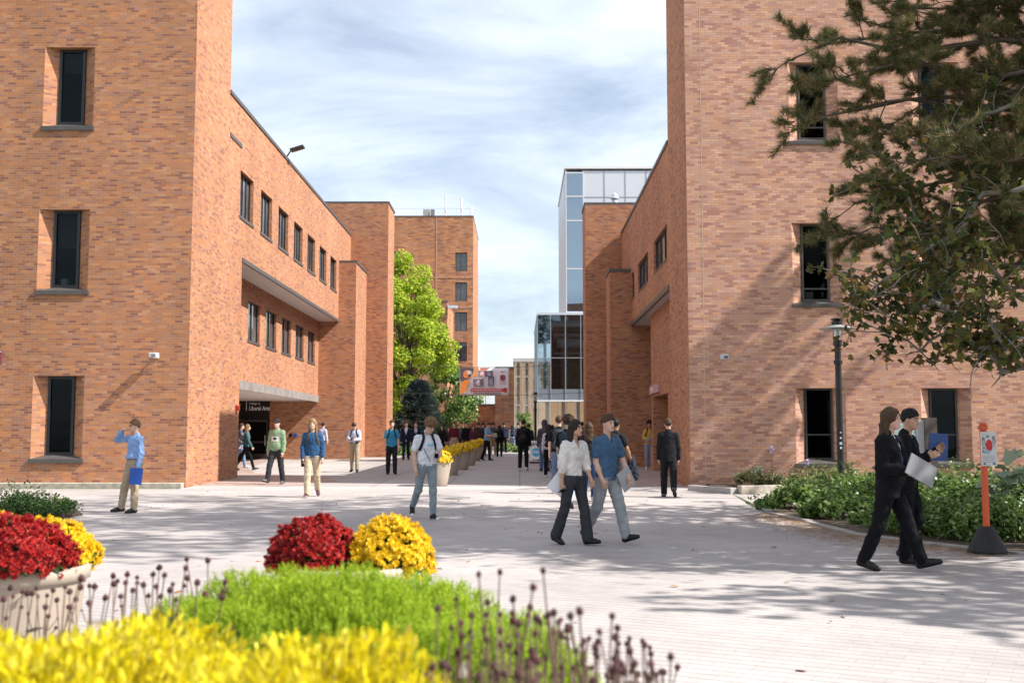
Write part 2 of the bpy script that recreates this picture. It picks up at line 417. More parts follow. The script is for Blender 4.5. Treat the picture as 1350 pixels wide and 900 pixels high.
# ---------------------------------------------------------------- left building
A = empty('brick_building', (XL, YF, 0), 'brick college building on the left with a deep sunlit side and black entrance', 'building')
Pf = lambda u, d, z: (u, YF+d, z)
Ps = lambda u, d, z: (XL-d, u, z)
w = MB()
lw = [(-13.04, -11.66, .86, 3.08), (-13.04, -11.66, 5.38, 7.60), (-13.04, -11.66, 9.90, 12.12)]
wall(w, Pf, -30, XL, -.3, TH, lw)
inner = [reveal(w, Pf, h, .24, .33, .10) for h in lw]
uw = [(34.4+2.79*i, 34.4+2.79*i+1.72, 8.45, 9.92) for i in range(7)]
wall(w, Ps, YF, 33.0, -.3, TH, [])
Z1 = 7.05; XB = -9.82
wall(w, Ps, 33.0, 57.3, -.3, 11.94, uw+[(34.8, 53.6, -.3, Z1)])
uin = [reveal(w, Ps, h, .16) for h in uw]
Pb = lambda u, d, z: (XB-d, u, z)
mw = [(36.75+2.83*i, 36.75+2.83*i+1.8, 4.93, 6.38) for i in range(6)]
mw[-1] = (mw[-1][0], 52.6, 4.93, 6.38)
wall(w, Pb, 34.8, 53.6, 3.16, Z1, mw)
min_ = [reveal(w, Pb, h, .14) for h in mw]
w.quad((-30, 33, TH), (XL, 33, TH), (XL, 33, 11), (-30, 33, 11))
w.quad((-30, YF, TH), (XL, YF, TH), (XL, 33, TH), (-30, 33, TH))
w.quad((-30, 33, 11.94), (XL, 33, 11.94), (XL, 57.3, 11.94), (-30, 57.3, 11.94))
w.quad((XL, 34.8, -.3), (-16, 34.8, -.3), (-16, 34.8, Z1), (XL, 34.8, Z1))
w.quad((XL, 53.6, -.3), (-12.15, 53.6, -.3), (-12.15, 53.6, 3.16), (XL, 53.6, 3.16))
w.quad((XL, 53.6, 3.16), (XB, 53.6, 3.16), (XB, 53.6, Z1), (XL, 53.6, Z1))
w.quad((-16, 34.8, -.3), (-16, 53.6, -.3), (-16, 53.6, 3.16), (-16, 34.8, 3.16))
w.box(XL, -8.02, 53.6, 57.3, -.3, 9.95)
w.box(-22, -6.9, 57.3, 60.0, -.3, 13.7)
w.quad((-30, YF, -.3), (-30, 57.3, -.3), (-30, 57.3, 11.94), (-30, YF, 11.94))
w.build('wall', M_brick, A)
for i, r in enumerate(inner):
    window(Pf, r, .24, A, .075, hbars=[(.0), (.52)][i == 1:i == 1+1] if i == 1 else (), sill=(-13.08, -11.62, lw[i][2], .05, .11), room=((.0, 0), (.48, .18), (.30, .0))[i])
for r in uin: window(Ps, r, .16, A, .05, vbars=(.45, .72), sill=(r[0]-.05, r[1]+.05, 8.45, .03, .10), glass=M_glassB)
for r in min_: window(Pb, r, .14, A, .05, vbars=(.5,), sill=(r[0]-.04, r[1]+.04, 4.93, .03, .09), glass=M_glassB)
s = MB(); s.quad((XL, 34.8, Z1), (XB, 34.8, Z1), (XB, 53.6, Z1), (XL, 53.6, Z1)); s.build('soffit', M_soffit, A)
s = MB(); s.quad((XB+.02, 34.8, 3.158), (-16, 34.8, 3.158), (-16, 53.6, 3.158), (XB+.02, 53.6, 3.158)); s.build('soffit', M_soffit, A)
MB().box(XL-.05, XL+.03, 34.8, 53.58, Z1-.03, Z1+.10).build('fascia', M_trim, A)
MB().box(XB-.05, XB+.04, 34.85, 53.58, 3.10, 3.42).build('fascia', plain('grey_fascia', (.24, .215, .20), .7, .25, 1.5), A)
coping(-30, XL, 33.0, 57.2, 11.94, A); coping(XL+.05, -8.02, 53.64, 57.25, 9.95, A); coping(-22, -6.9, 57.35, 60, 13.7, A)
MB().box(XL-.02, XL+.03, 33.05, 34.45, 10.62, 10.74).build('vent_strip', M_trim, A)
# entrance: black header, door leaves
pt = atY(358, 560, 53.6).x
e = empty('x', (0, 0, 0)); bpy.data.objects.remove(e)
hd = MB().box(-15.98, -12.15, 53.62, 53.9, 2.28, 3.15).build('entrance_header', M_black, A)
for k in range(3):
    x1 = -12.22-k*1.15
    d = MB(); z0 = gz(53.6)+.02
    d.box(x1-1.1, x1-1.02, 53.6, 53.68, z0, 2.26); d.box(x1-.08, x1, 53.6, 53.68, z0, 2.26)
    d.box(x1-1.02, x1-.08, 53.6, 53.68, 2.14, 2.26); d.box(x1-1.02, x1-.08, 53.6, 53.68, z0, z0+.25); d.box(x1-1.02, x1-.08, 53.6, 53.68, 1.12, 1.22)
    do = d.build('door', M_dark, A)
    MB().box(x1-1.02, x1-.08, 53.63, 53.65, z0+.25, 2.14).build('pane', M_glass, do)
    MB().tube([(x1-.13, 53.55, 1.0), (x1-.13, 53.55, 1.5)], .018, 8).build('handle', M_panel, do)
# granite base course
MB().box(-30, -8.9, YF-.28, YF-.004, 0.0, .24).build('plinth', M_gran, A, bevel=.02)
MB().box(-10.25, -10.235, YF-.285, YF-.27, .01, .236).build('plinth_joint', M_dark, A)

def text_obj(name, body, loc, size, mat, parent=None, rot=(R(90), 0, 0), ext=.012, bold=0, align='LEFT', sx=1):
    c = bpy.data.curves.new(name, 'FONT'); c.body = body; c.size = size; c.extrude = ext; c.offset = bold; c.align_x = align
    t = bpy.data.objects.new(name, c); col.objects.link(t)
    dg = bpy.context.evaluated_depsgraph_get(); me = bpy.data.meshes.new_from_object(t.evaluated_get(dg))
    bpy.data.objects.remove(t); me.materials.clear(); me.materials.append(mat)
    o = bpy.data.objects.new(name, me); col.objects.link(o)
    o.rotation_euler = rot; o.scale = (sx, 1, 1); L = rootloc(parent) if parent else Vector((0, 0, 0))
    o.location = Vector(loc)-L
    if parent: o.parent = parent
    return o
M_orange = plain('orange_letters', (.80, .22, .03), .5, .03)
M_wlet = plain('white_letters', (.85, .85, .85), .5, .03)
q = atY(328, 540.6, 53.55)
ls = empty('entrance_sign', (-13.2, 53.6, 2.4), 'white and orange college lettering on the black panel over the entrance doors', 'sign')
text_obj('lettering', 'Liberal Arts', (q.x, 53.58, q.z), .29, M_wlet, ls, bold=.006, sx=.74)
text_obj('lettering', 'College of', (q.x, 53.58, q.z+.28), .16, M_wlet, ls, sx=.8)
text_obj('lettering', 'RIT', (q.x-1.0, 53.58, q.z+.02), .42, M_orange, ls, bold=.012)
MB().box(q.x-.14, q.x-.115, 53.56, 53.6, q.z-.02, q.z+.45).build('divider', M_wlet, ls)

# wall fittings on the left building
def security_light(x, z, label, mat):
    y = YF
    t = empty('security_light', (x, y, z), label, 'wall light')
    b = MB(); b.box(x-.07, x+.07, y-.03, y, z-.05, z+.09); b.build('mounting_plate', mat, t)
    b = MB(); b.tube([(x-.02, y-.02, z), (x-.02, y-.16, z-.03)], .022, 8); b.build('bracket', mat, t)
    b = MB(); b.obox((x, y-.22, z+.02), (.10, 0, 0), (0, .11, 0), (0, -.015, .06)); b.build('housing', mat, t, bevel=.015)
    MB().obox((x+.02, y-.335, z), (.05, 0, 0), (0, .006, 0), (0, 0, .035)).build('lens', M_glassB, t)
p = atY(203, 469, YF-.2); security_light(p.x, p.z, 'white box light on the brick front of the left building', M_white)
p = atY(955, 471, YF-.2); security_light(p.x, p.z, 'grey box light on the brick front of the right building', M_panel)
p = atX(389, 213, XL+.3)
fl = empty('flood_light', (XL, p.y, 12.05), 'dark flood light leaning out over the roof edge of the left building', 'flood light')
MB().tube([(XL-.05, p.y, 12.06), (XL+.12, p.y, 12.32)], .03, 8).build('arm', M_dark, fl)
MB().obox((XL+.38, p.y, 12.42), (.26, 0, .08), (0, .16, 0), (-.02, 0, .05)).build('lamp_head', M_dark, fl, bevel=.02)
MB().obox((XL+.40, p.y, 12.36), (.18, 0, .055), (0, .11, 0), (-.002, 0, .006)).build('lens', M_glassB, fl)
# alarm box and round hose fittings
t = tag(MB().box(XL+.003, XL+.10, 34.35, 34.55, 2.25, 2.42).build('alarm_box', plain('red_alarm', (.35, .03, .02), .4), bevel=.01), 'small red alarm box at the corner of the entrance recess', 'alarm box')
for (a, lab, mm) in ((383.5, 'dark round hose fitting on the brick wall, left one of two', M_black), (389.5, 'blue capped round hose fitting on the brick wall, right one of two', plain('blue_cap', (.03, .07, .30), .35))):
    q = atY(a, 573.5, 53.45); b = MB()
    o = empty('hose_fitting', (q.x, 53.6, q.z), lab, 'hose fitting', 'hose fittings on the recess wall')
    MB().tube([(q.x, 53.597, q.z), (q.x, 53.42, q.z)], .07, 14).build('pipe', mm, o, smooth=False)
    MB().tube([(q.x, 53.42, q.z), (q.x, 53.36, q.z)], .10, 14).build('cap', mm, o)

q = atY(1, 471, YF)
t = empty('wall_sign', (q.x-.3, YF, 1.9), 'maroon wall sign at the far left edge of the brick front', 'sign')
MB().box(q.x-.6, q.x+.04, YF-.03, YF-.003, q.z-.17, q.z+.17).build('plate', plain('maroon', (.22, .05, .07), .5), t)
MB().box(q.x-.58, q.x+.02, YF-.034, YF-.031, q.z+.14, q.z+.155).build('edge_line', M_wlet, t)

# ---------------------------------------------------------------- right building
B = empty('brick_building', (XR, YF, 0), 'tan brick building on the right behind the pine, its side in shade', 'building')
w = MB()
cols = [(7.36, 8.70), (10.70, 12.03), (14.05, 15.38), (17.4, 18.7)]
rows = [(.74, 2.74), (5.0, 7.2), (9.45, 11.65)]
rw = [(a, b, c, d) for a, b in cols for c, d in rows]
PR = lambda u, d, z: (XR+d, u, z)
wall(w, Pf, XR, 30, -.3, TH, rw)
rin = [reveal(w, Pf, h, .24, .30, .10) for h in rw]
wall(w, PR, YF, 33.0, -.3, TH, [], 1)
ZR = 10.35
sw = [(33.45, 36.7, 6.92, 7.97), (38.45, 41.7, 6.92, 7.97), (43.1, 44.2, 6.92, 7.97)]
wall(w, PR, 33.0, 48.3, -.3, ZR, sw+[(33.05, 44.3, -.3, 5.9)], 1)
sin_ = [reveal(w, PR, h, .12, mat=1) for h in sw]
PI_ = lambda u, d, z: (4.86+d, u, z)
wall(w, PI_, 33.05, 40.5, -.3, 5.9, [(36.0, 40.1, -.3, 2.87)], 1)
reveal(w, PI_, (36.0, 40.1, -.3, 2.87), 1.3, mat=1)
w.quad((4.86, 40.5, -.3), (8, 40.5, -.3), (8, 40.5, 5.9), (4.86, 40.5, 5.9), 1)
w.quad((8, 40.5, -.3), (8, 44.3, -.3), (8, 44.3, 5.9), (8, 40.5, 5.9), 1)
w.quad((XR, 33.05, -.3), (4.86, 33.05, -.3), (4.86, 33.05, 5.9), (XR, 33.05, 5.9), 1)
w.quad((XR, 44.3, -.3), (8, 44.3, -.3), (8, 44.3, 5.9), (XR, 44.3, 5.9), 1)
w.box(3.68, XR, 44.3, 46.2, -.3, 8.1, 1)
w.box(2.93, 14, 48.3, 50.2, -.3, 11.7, 1)
w.box(3.72, 14, 50.2, 62, -.3, 10.2, 1)
w.quad((XR, 33, TH), (30, 33, TH), (30, 33, 10), (XR, 33, 10))
w.quad((XR, YF, TH), (30, YF, TH), (30, 33, TH), (XR, 33, TH))
w.quad((XR, 33, ZR), (30, 33, ZR), (30, 48.3, ZR), (XR, 48.3, ZR))
w.build('wall', [M_brickR, M_brick], B)
for i, r in enumerate(rin):
    rr = i % 3
    window(Pf, r, .24, B, .05, hbars=(.35,) if rr == 0 else (.16,), fm=M_trim if rr else M_dark, sill=(rw[i][0]-.03, rw[i][1]+.03, rw[i][2], .05, .09), room=((.0, 0), (.52, .22), (.25, 0))[rr])
for r in sin_:
    window(PR, r, .12, B, .05, vbars=(.33, .66) if r[1]-r[0] > 2 else (.5,), sill=(r[0]-.02, r[1]+.02, 6.92, .02, .05), glass=M_glassB)
MB().quad((XR, 33.05, 5.9), (8, 33.05, 5.9), (8, 44.3, 5.9), (XR, 44.3, 5.9)).build('soffit', M_soffit, B)
MB().box(XR-.03, XR+.05, 33.06, 44.28, 5.87, 6.02).build('fascia', M_trim, B)
coping(XR, 30, 33.05, 48.2, ZR, B); coping(3.68, XR-.05, 44.3, 46.2, 8.1, B); coping(2.93, 14, 48.35, 50.2, 11.7, B)
# control joint in the brick front
MB().box(atY(926, 300, YF).x-.012, atY(926, 300, YF).x+.012, YF-.003, YF+.002, .1, TH-.01).build('control_joint', plain('joint_sealant', (.52, .36, .25), .8), B)
d = MB(); d.box(6.1, 6.15, 36.1, 40.0, gz(38), 2.8); d.build('door', M_dark, B)
ds = empty('door_sign', (4.86, 39, 3), 'pale mauve sign above the doorway in the shaded brick wall', 'sign')
MB().box(4.78, 4.855, 37.95, 41.0 if 0 else 40.45, 2.98, 3.27).build('plate', plain('mauve_sign', (.50, .30, .33), .5), ds)
text_obj('lettering', 'HALL', (4.775, 39.9, 3.05), .22, M_wlet, ds, rot=(R(90), 0, R(-90)), ext=.004)
# silver roof vent
q = atY(810.5, 268, 48.9)
rv = empty('roof_vent', (q.x, 48.9, 11.82), 'silver roof vent with a conical cap on the shaded brick block', 'roof vent')
MB().lathe([(.0, 0), (.13, 0), (.13, .26), (.0, .26)], (q.x, 48.9, 11.82), 20).build('pipe', M_panel, rv, smooth=True)
MB().lathe([(.0, .28), (.20, .28), (.20, .34), (.13, .38), (.13, .46), (.06, .54), (.0, .55)], (q.x, 48.9, 11.82), 20).build('cap', M_panel, rv)

# ---------------------------------------------------------------- glass tower
C = empty('glass_building', (3.2, 75, .5), 'tall glass and pale metal panel building behind the shaded brick block', 'building')
X0, X1, Yg = 3.2, 14.0, 75.0; Xg = 4.45; Zt = 19.75; Zb = 9.85
b = MB(); b.box(X0+.05, X1, Yg+1.2, 88, Zt-.1, Zt+.15)
b.box(Xg+.02, X1, Yg+.02, Yg+.3, Zb, Zt); b.box(X0, X0+.12, Yg+.9, 88, .4, Zt); b.box(X1-.2, X1, Yg, 88, .4, Zt); b.box(X0, X1, 87.8, 88, .4, Zt)
b.build('wall', M_panel, C)
MB().box(X0-.06, X1, Yg-.06, 88, Zt+.15, Zt+.3).build('parapet', M_white, C)
for z in (Zb+2.1, Zb+4.2, Zb+6.3, 17.9):
    MB().box(Xg+.02, X1, Yg+.004, Yg+.018, z-.02, z+.02).build('panel_joint', M_grey, C)
for x in (5.9, 7.35, 8.8, 10.25): MB().box(x-.02, x+.02, Yg+.002, Yg+.017, Zb, Zt).build('panel_joint', M_grey, C)
MB().box(X0+.05, Xg-.05, Yg+.05, Yg+.08, Zb, Zt-.05).build('curtain_wall', M_clear, C)
MB().box(X0+.02, X0+.05, Yg+.05, Yg+.9, Zb, Zt-.05).build('curtain_wall', M_clear, C)
for x in (X0, Xg-.05): MB().box(x, x+.08, Yg-.02, Yg+.05, Zb, Zt).build('mullion', M_panel, C)
for z in (Zb+.05, 12.9, 16.25, 17.95, 19.6):
    MB().box(X0+.08, Xg-.05, Yg-.02, Yg+.04, z-.05, z+.05).build('transom', M_panel, C)
MB().box(X0+.1, Xg-.02, Yg+.15, Yg+3, 12.7, 13.1).box(X0+.1, Xg-.02, Yg+.15, Yg+3, 16.1, 16.5).build('floor_slab', M_soffit, C)
MB().box(X0+.2, Xg-.02, Yg+2.6, Yg+2.8, Zb, Zt).build('partition', plain('pale_partition', (.42, .48, .52), .8), C)
MB().box(X0+.5, Xg-.1, Yg+1.0, Yg+1.1, Zb+.1, Zb+1.7).build('partition', M_inside, C)
# lower glass box
x0, x1 = 1.25, 12.0; zs0, zs1 = 3.88, 4.62
b = MB(); b.box(x0, x1, Yg-.3, Yg+15, zs0, zs1); b.build('spandrel', M_grey, C)
MB().box(x0-.04, x1, Yg-.36, Yg+15, zs0-.10, zs0).build('soffit_edge', M_white, C)
MB().box(x0-.04, x1, Yg-.34, Yg+15, Zb-.16, Zb).build('roof_edge', M_panel, C)
M_clearL = clear_glass('gallery_glass', (.62, .70, .74), .07)
MB().box(x0+.03, x1, Yg-.29, Yg-.26, zs1, Zb-.16).build('curtain_wall', M_clearL, C)
MB().box(x0+.0, x0+.03, Yg-.26, Yg+15, zs1, Zb-.16).build('curtain_wall', M_clearL, C)
M_mul = plain('mullion_grey', (.36, .40, .45), .4)
for x in (x0, 2.15, 3.15, 4.2, 5.3): MB().box(x-.02, x+.02, Yg-.34, Yg-.29, zs0, Zb-.16).build('mullion', M_mul, C)
for z in (6.75,): MB().box(x0, x1, Yg-.33, Yg-.29, z-.02, z+.02).build('transom', M_mul, C)
for y in (Yg+2, Yg+4.5, Yg+7, Yg+9.5, Yg+12): MB().box(x0-.05, x0, y-.03, y+.03, zs0, Zb).build('mullion', M_panel, C)
MB().box(x0+.1, x1, Yg-.2, Yg+14, 8.9, 9.3).build('floor_slab', M_soffit, C)
MB().box(x0+1.0, x1, Yg+3.0, Yg+3.2, zs1, 9.6).build('partition', M_inside, C)
MB().tube([(x0+1.4, Yg+1.2, 7.9), (x1, Yg+1.2, 7.8)], .33, 12).build('duct', M_soffit, C)
MB().box(x0+1.2, x1, Yg+.6, Yg+1.9, 8.3, 8.5).box(x0+1.2, x1, Yg+.6, Yg+1.9, 7.1, 7.2).build('duct_rack', M_kerb, C)
MB().box(x0+.42, x0+.62, Yg+.3, Yg+.5, zs1, 9.0).build('column', M_white, C)
MB().box(3.35, 4.0, Yg+.3, Yg+.9, zs1+.05, 5.35).build('chair_back', M_black, C)
MB().box(x0-.2, x1, Yg+.05, Yg+.09, .5, zs0-.1).build('shopfront', M_clearB, C)
for x in (1.3, 1.95, 2.6, 3.25, 3.9, 4.55): MB().box(x-.025, x+.025, Yg-.0, Yg+.05, .5, zs0-.1).build('mullion', M_mul, C)
MB().box(1.2, x1, Yg+.0, Yg+.05, 1.55, 1.62).build('transom', M_panel, C)
MB().box(x0-.2, x1, Yg+.75, Yg+.9, .4, zs0-.12).build('lobby_wall', M_beige_glow, C)
for x in (1.8, 2.9, 3.9): MB().box(x, x+.25, Yg+.4, Yg+.7, .5, zs0-.1).build('column', M_soffit, C)
MB().box(4.42, 4.8, Yg-.28, Yg+.1, .4, zs0-.1).build('corner_post', M_dark, C)

# ---------------------------------------------------------------- far buildings
D = empty('brick_building', (-6, 130, .5), 'tall brick tower block in the distance with a column of windows and rooftop antennas', 'building')
Pd = lambda u, d, z: (u, 130+d, z)
w = MB(); dw = [(-7.62, -6.2, 21.0-3.58*i, 23.25-3.58*i) for i in range(6)]+[(-15.4, -14.2, 21.3-3.58*i, 23.4-3.58*i) for i in range(5)]
wall(w, Pd, -40, -5.49, 0, 27.6, dw)
din = [reveal(w, Pd, h, .35) for h in dw]
w.quad((-5.49, 130, 0), (-5.49, 146, 0), (-5.49, 146, 27.6), (-5.49, 130, 27.6)); w.quad((-40, 130, 27.6), (-5.49, 130, 27.6), (-5.49, 146, 27.6), (-40, 146, 27.6))
w.quad((-40, 146, 0), (-5.49, 146, 0), (-5.49, 146, 27.6), (-40, 146, 27.6)); w.quad((-40, 130, 0), (-40, 146, 0), (-40, 146, 27.6), (-40, 130, 27.6))
w.build('wall', M_brickF, D)
for r in din: window(Pd, r, .35, D, .08, vbars=(.45,), glass=M_glassB)
for z in (20.2, 16.6): MB().box(-39.9, -5.5, 129.96, 129.998, z, z+.1).build('joint_line', M_brickR, D)
MB().box(-9.95, -9.85, 129.965, 129.998, .5, 27.5).build('joint_line', M_brickR, D)
coping(-40, -5.49, 130, 146, 27.6, D)
rl = MB()
for x in np.arange(-15.5, -5.6, 1.6): rl.tube([(x, 130.4, 27.7), (x, 130.4, 28.7)], .035, 6)
rl.tube([(-16, 130.4, 28.7), (-5.7, 130.4, 28.7)], .035, 6); rl.build('roof_railing', M_panel, D)
MB().box(-11.6, -10.2, 131, 132.2, 27.7, 28.7).build('rooftop_unit', M_kerb, D)
for px, z1, r in ((587.5, 30.3, .12), (608.5, 30.0, .13), (621.8, 28.9, .11)):
    q = atY(px, 280, 130.6); b = MB(); b.tube([(q.x, 130.6, 27.7), (q.x, 130.6, z1)], r, 8); b.build('antenna', M_white, D)
E1 = empty('brick_building', (-8, 100, .5), 'lower brick wing beside the tree, in front of the distant tower block', 'building')
q0 = atY(590, 398, 100)
w = MB(); w.box(-20, q0.x, 100, 109, 0, q0.z); w.build('wall', M_brickF, E1)
coping(-20, q0.x, 100, 109, q0.z, E1)
MB().box(q0.x+.05, q0.x+.9, 99.6, 100.2, q0.z-.6, q0.z-.35).build('light_bar', M_panel, E1)
E2 = empty('brick_building', (-1.3, 98, .5), 'dark shaded low brick block behind the hanging banner', 'building')
xa, xb, zc = atY(653, 500, 98).x, atY(679, 500, 98).x, atY(665, 485, 98).z
w = MB(); w.box(xa, xb, 98, 104, 0, zc); w.build('wall', M_brickF, E2)
xm = atY(665, 540, 97.6).x
MB().box(xm, xb-.05, 96.9, 97.99, .4, atY(665, 523, 97).z).build('porch', M_brickF, E2)
coping(xa, xb, 98, 104, zc, E2)
E3 = empty('low_brick_wall', (-3, 104, .5), 'low sunlit brick wall with a glass railing at the end of the walkway', 'wall')
za = atY(640, 534, 104).z
MB().box(-5.2, xa+.5, 104.2, 106, 0, za).build('wall', M_brickF, E3)
MB().box(-5.2, xa+.5, 104.15, 106.05, za, za+.12).build('coping', M_trim, E3)
MB().box(-5.2, xa+.5, 104.9, 104.93, za+.12, za+1.05).build('glass_railing', M_clearB, E3)
for x in (-5.0, -4.1, -3.2, -2.3): MB().box(x-.03, x+.03, 104.86, 104.97, za+.12, za+1.1).build('railing_post', M_panel, E3)
E4 = empty('glass_building', (0, 95, .5), 'low pavilion with beige framed tall glass panes beyond the banner', 'building')
zc = atY(690, 472, 95).z; xa, xb = -.43, 9.0
MB().box(xa+.05, xb, 95.9, 110, 0.3, zc-.33).build('inner_wall', M_beige_glow, E4)
MB().box(xa-.1, xb, 94.9, 110, zc-.32, zc).build('roof', M_soffit, E4)
MB().box(xa, xb, 95.06, 95.09, .5, zc-.32).build('curtain_wall', M_clearB, E4)
MB().box(xa, xa+.03, 95.06, 97.6, .5, zc-.32).build('curtain_wall', M_clearB, E4)
M_bf = plain('beige_frame', (.50, .42, .34), .6)
for x in (xa+.04, xa+.75, xa+1.45, xa+2.2): MB().box(x-.05, x+.05, 94.96, 95.06, .5, zc-.32).build('mullion', M_bf, E4)
for z in (1.9, 4.1, 6.56): MB().box(xa, xb, 94.98, 95.055, z-.05, z+.05).build('transom', M_bf, E4)
for x in (xa+.35, xa+1.1, xa+1.8): MB().box(x-.12, x+.12, 95.4, 95.65, .5, zc-.4).build('column', M_soffit, E4)

# ================================================================ camera, sky, sun
cam = bpy.data.objects.new('camera', bpy.data.cameras.new('camera')); col.objects.link(cam); sc.camera = cam
cam.data.sensor_width = 36; cam.data.lens = F_PX/1350*36; cam.data.clip_end = 2000; cam.data.clip_start = .05
cam.location = (0, 0, H_CAM); cam.rotation_euler = (R(90)+PITCH, 0, YAW)
cam.data.dof.use_dof = True; cam.data.dof.focus_distance = 17.5; cam.data.dof.aperture_fstop = 3.0
SV = Vector((3.6, -.84, 3.6)).normalized()
sun = bpy.data.objects.new('sun', bpy.data.lights.new('sun', 'SUN')); col.objects.link(sun)
sun.data.energy = 4.9; sun.data.angle = R(.53); sun.data.color = (1.0, .955, .90)
sun.rotation_euler = (-SV).to_track_quat('-Z', 'Y').to_euler()
W = bpy.data.worlds.new('World'); sc.world = W; W.use_nodes = True
nt = W.node_tree; bg = nt.nodes['Background']
sky = nt.nodes.new('ShaderNodeTexSky'); sky.sky_type = 'NISHITA'; sky.sun_disc = False
sky.sun_elevation = math.asin(SV.z); sky.sun_rotation = math.atan2(SV.x, SV.y)
sky.air_density = 1.0; sky.dust_density = 1.2; sky.ozone_density = 1.0
tc = nt.nodes.new('ShaderNodeTexCoord')
sp = nt.nodes.new('ShaderNodeSeparateXYZ'); nt.links.new(tc.outputs['Generated'], sp.inputs[0])
dz = math_n(nt, 'ADD', math_n(nt, 'MAXIMUM', sp.outputs[2], 0.0), .22)
cb = nt.nodes.new('ShaderNodeCombineXYZ')
nt.links.new(math_n(nt, 'DIVIDE', sp.outputs[0], dz), cb.inputs[0]); nt.links.new(math_n(nt, 'DIVIDE', sp.outputs[1], dz), cb.inputs[1])
mp = nt.nodes.new('ShaderNodeMapping'); mp.inputs['Scale'].default_value = (.9, 1.2, 1); mp.inputs['Rotation'].default_value = (0, 0, .35); mp.inputs['Location'].default_value = (1.3, .4, 0)
nt.links.new(cb.outputs[0], mp.inputs[0])
n1 = nt.nodes.new('ShaderNodeTexNoise'); n1.inputs['Scale'].default_value = 1.5; n1.inputs['Detail'].default_value = 9; n1.inputs['Roughness'].default_value = .6; n1.inputs['Distortion'].default_value = .45
nt.links.new(mp.outputs[0], n1.inputs['Vector'])
cl = ramp(nt, n1.outputs['Fac'], [(.34, (0, 0, 0)), (.68, (1, 1, 1))])
c = mixc(nt, math_n(nt, 'MULTIPLY', math_n(nt, 'ADD', math_n(nt, 'MULTIPLY', cl, .60), .20), 1.0), sky.outputs[0], (9.2, 9.9, 10.9))
nt.links.new(c, bg.inputs[0]); bg.inputs[1].default_value = .088
sc.view_settings.view_transform = 'Standard'; sc.view_settings.look = 'None'; sc.view_settings.gamma = 1; sc.view_settings.use_curve_mapping = False
sc.view_settings.exposure = .78
sc.cycles.max_bounces = 6; sc.cycles.diffuse_bounces = 3; sc.cycles.glossy_bounces = 3; sc.cycles.transparent_max_bounces = 12
sc.cycles.use_denoising = True
sc.cycles.sample_clamp_indirect = 6
# ================================================================ vegetation
def polyline(p0, d, length, n, wob, droop=0.0, up=0.0):
    pts = [Vector(p0)]; d = Vector(d).normalized()
    for i in range(n):
        d = (d+Vector((random.gauss(0, wob), random.gauss(0, wob), random.gauss(0, wob)-droop+up))).normalized()
        pts.append(pts[-1]+d*(length/n))
    return pts, d
def taper(r0, r1, n): return [r0+(r1-r0)*i/n for i in range(n+1)]
LEAF = ([(0, 0, 0), (.5, .35, .10), (.32, .75, .12), (0, 1.05, 0), (-.32, .75, .12), (-.5, .35, .10)], [(0, 1, 2, 3), (0, 3, 4, 5)])
OVAL = ([(0, 0, 0), (.22, .30, .05), (.20, .70, .05), (0, 1.0, -.02), (-.20, .70, .05), (-.22, .30, .05)], [(0, 1, 2, 3), (0, 3, 4, 5)])
LOBED = ([(0, 0, 0), (.28, -.06, .03), (.62, .12, .0), (.42, .30, .05), (.70, .62, -.04), (.30, .60, .06), (0, 1.05, -.05), (-.30, .60, .06), (-.70, .62, -.04), (-.42, .30, .05), (-.62, .12, .0), (-.28, -.06, .03)],
         [(0, 1, 2, 3), (0, 3, 4, 5), (0, 5, 6, 7), (0, 7, 8, 9), (0, 9, 10, 11)])
def leaf_rot(n, out=None, flat=.6):
    """leaves roughly facing up and outwards with scatter"""
    d = rng.normal(size=(n, 3))*flat
    d[:, 2] += .8
    if out is not None: d += out*.7
    return frames(d)
def blob_leaves(centres, radii, per, size, flat=.7, shell=.55):
    P = []; O = []
    for c, r in zip(centres, radii):
        n = max(4, int(per*(r**2)))
        d = unit(rng.normal(size=(n, 3))); q = rng.uniform(shell, 1, n)**.6
        q *= rng.uniform(.8, 1.12, n)
        P.append(np.asarray(c)+d*q[:, None]*r*np.array([1, 1, .8])); O.append(d)
    P = np.concatenate(P); O = np.concatenate(O)
    return P, leaf_rot(len(P), O, flat), rng.uniform(.7, 1.25, len(P))*size

M_bark = plain('bark', (.12, .09, .07), .95, .35, 8, bumpy=.8, bscale=20)
M_barkp = plain('pale_bark', (.20, .18, .15), .85, .4, 5, bumpy=.4, bscale=20)
M_lime = leaf_mat('leaves_lime', [(.18, .30, .02), (.32, .46, .03), (.48, .58, .05), (.64, .64, .09)], .5)
M_dgreen = leaf_mat('leaves_dark', [(.02, .045, .012), (.04, .085, .02), (.06, .11, .03)], .25)
M_bush = leaf_mat('leaves_bush', [(.05, .10, .02), (.09, .18, .03), (.14, .26, .05), (.22, .32, .08), (.30, .36, .12)], .35, .4, .5)
M_syc = leaf_mat('leaves_sycamore', [(.03, .045, .012), (.055, .075, .018), (.10, .125, .025), (.22, .21, .045), (.16, .09, .03), (.06, .08, .02)], .4)
M_needle = leaf_mat('pine_needles', [(.035, .07, .03), (.06, .11, .04), (.09, .155, .05), (.15, .15, .055), (.34, .21, .09), (.48, .29, .13)], .3, .5, .3)
M_spruce = leaf_mat('spruce_needles', [(.03, .055, .05), (.055, .09, .085), (.08, .12, .115)], .1)
M_yellow = leaf_mat('leaves_yellow', [(.56, .50, .01), (.82, .70, .015), (.90, .78, .02), (.88, .76, .10), (.84, .72, .015), (.48, .46, .02), (.36, .28, .05)], .45, .45)
M_jun = leaf_mat('juniper', [(.14, .24, .015), (.30, .44, .02), (.46, .60, .03), (.60, .70, .07)], .45)
M_varieg = leaf_mat('leaves_variegated', [(.10, .16, .05), (.40, .40, .18), (.20, .25, .09), (.48, .44, .24), (.16, .10, .05)], .3)
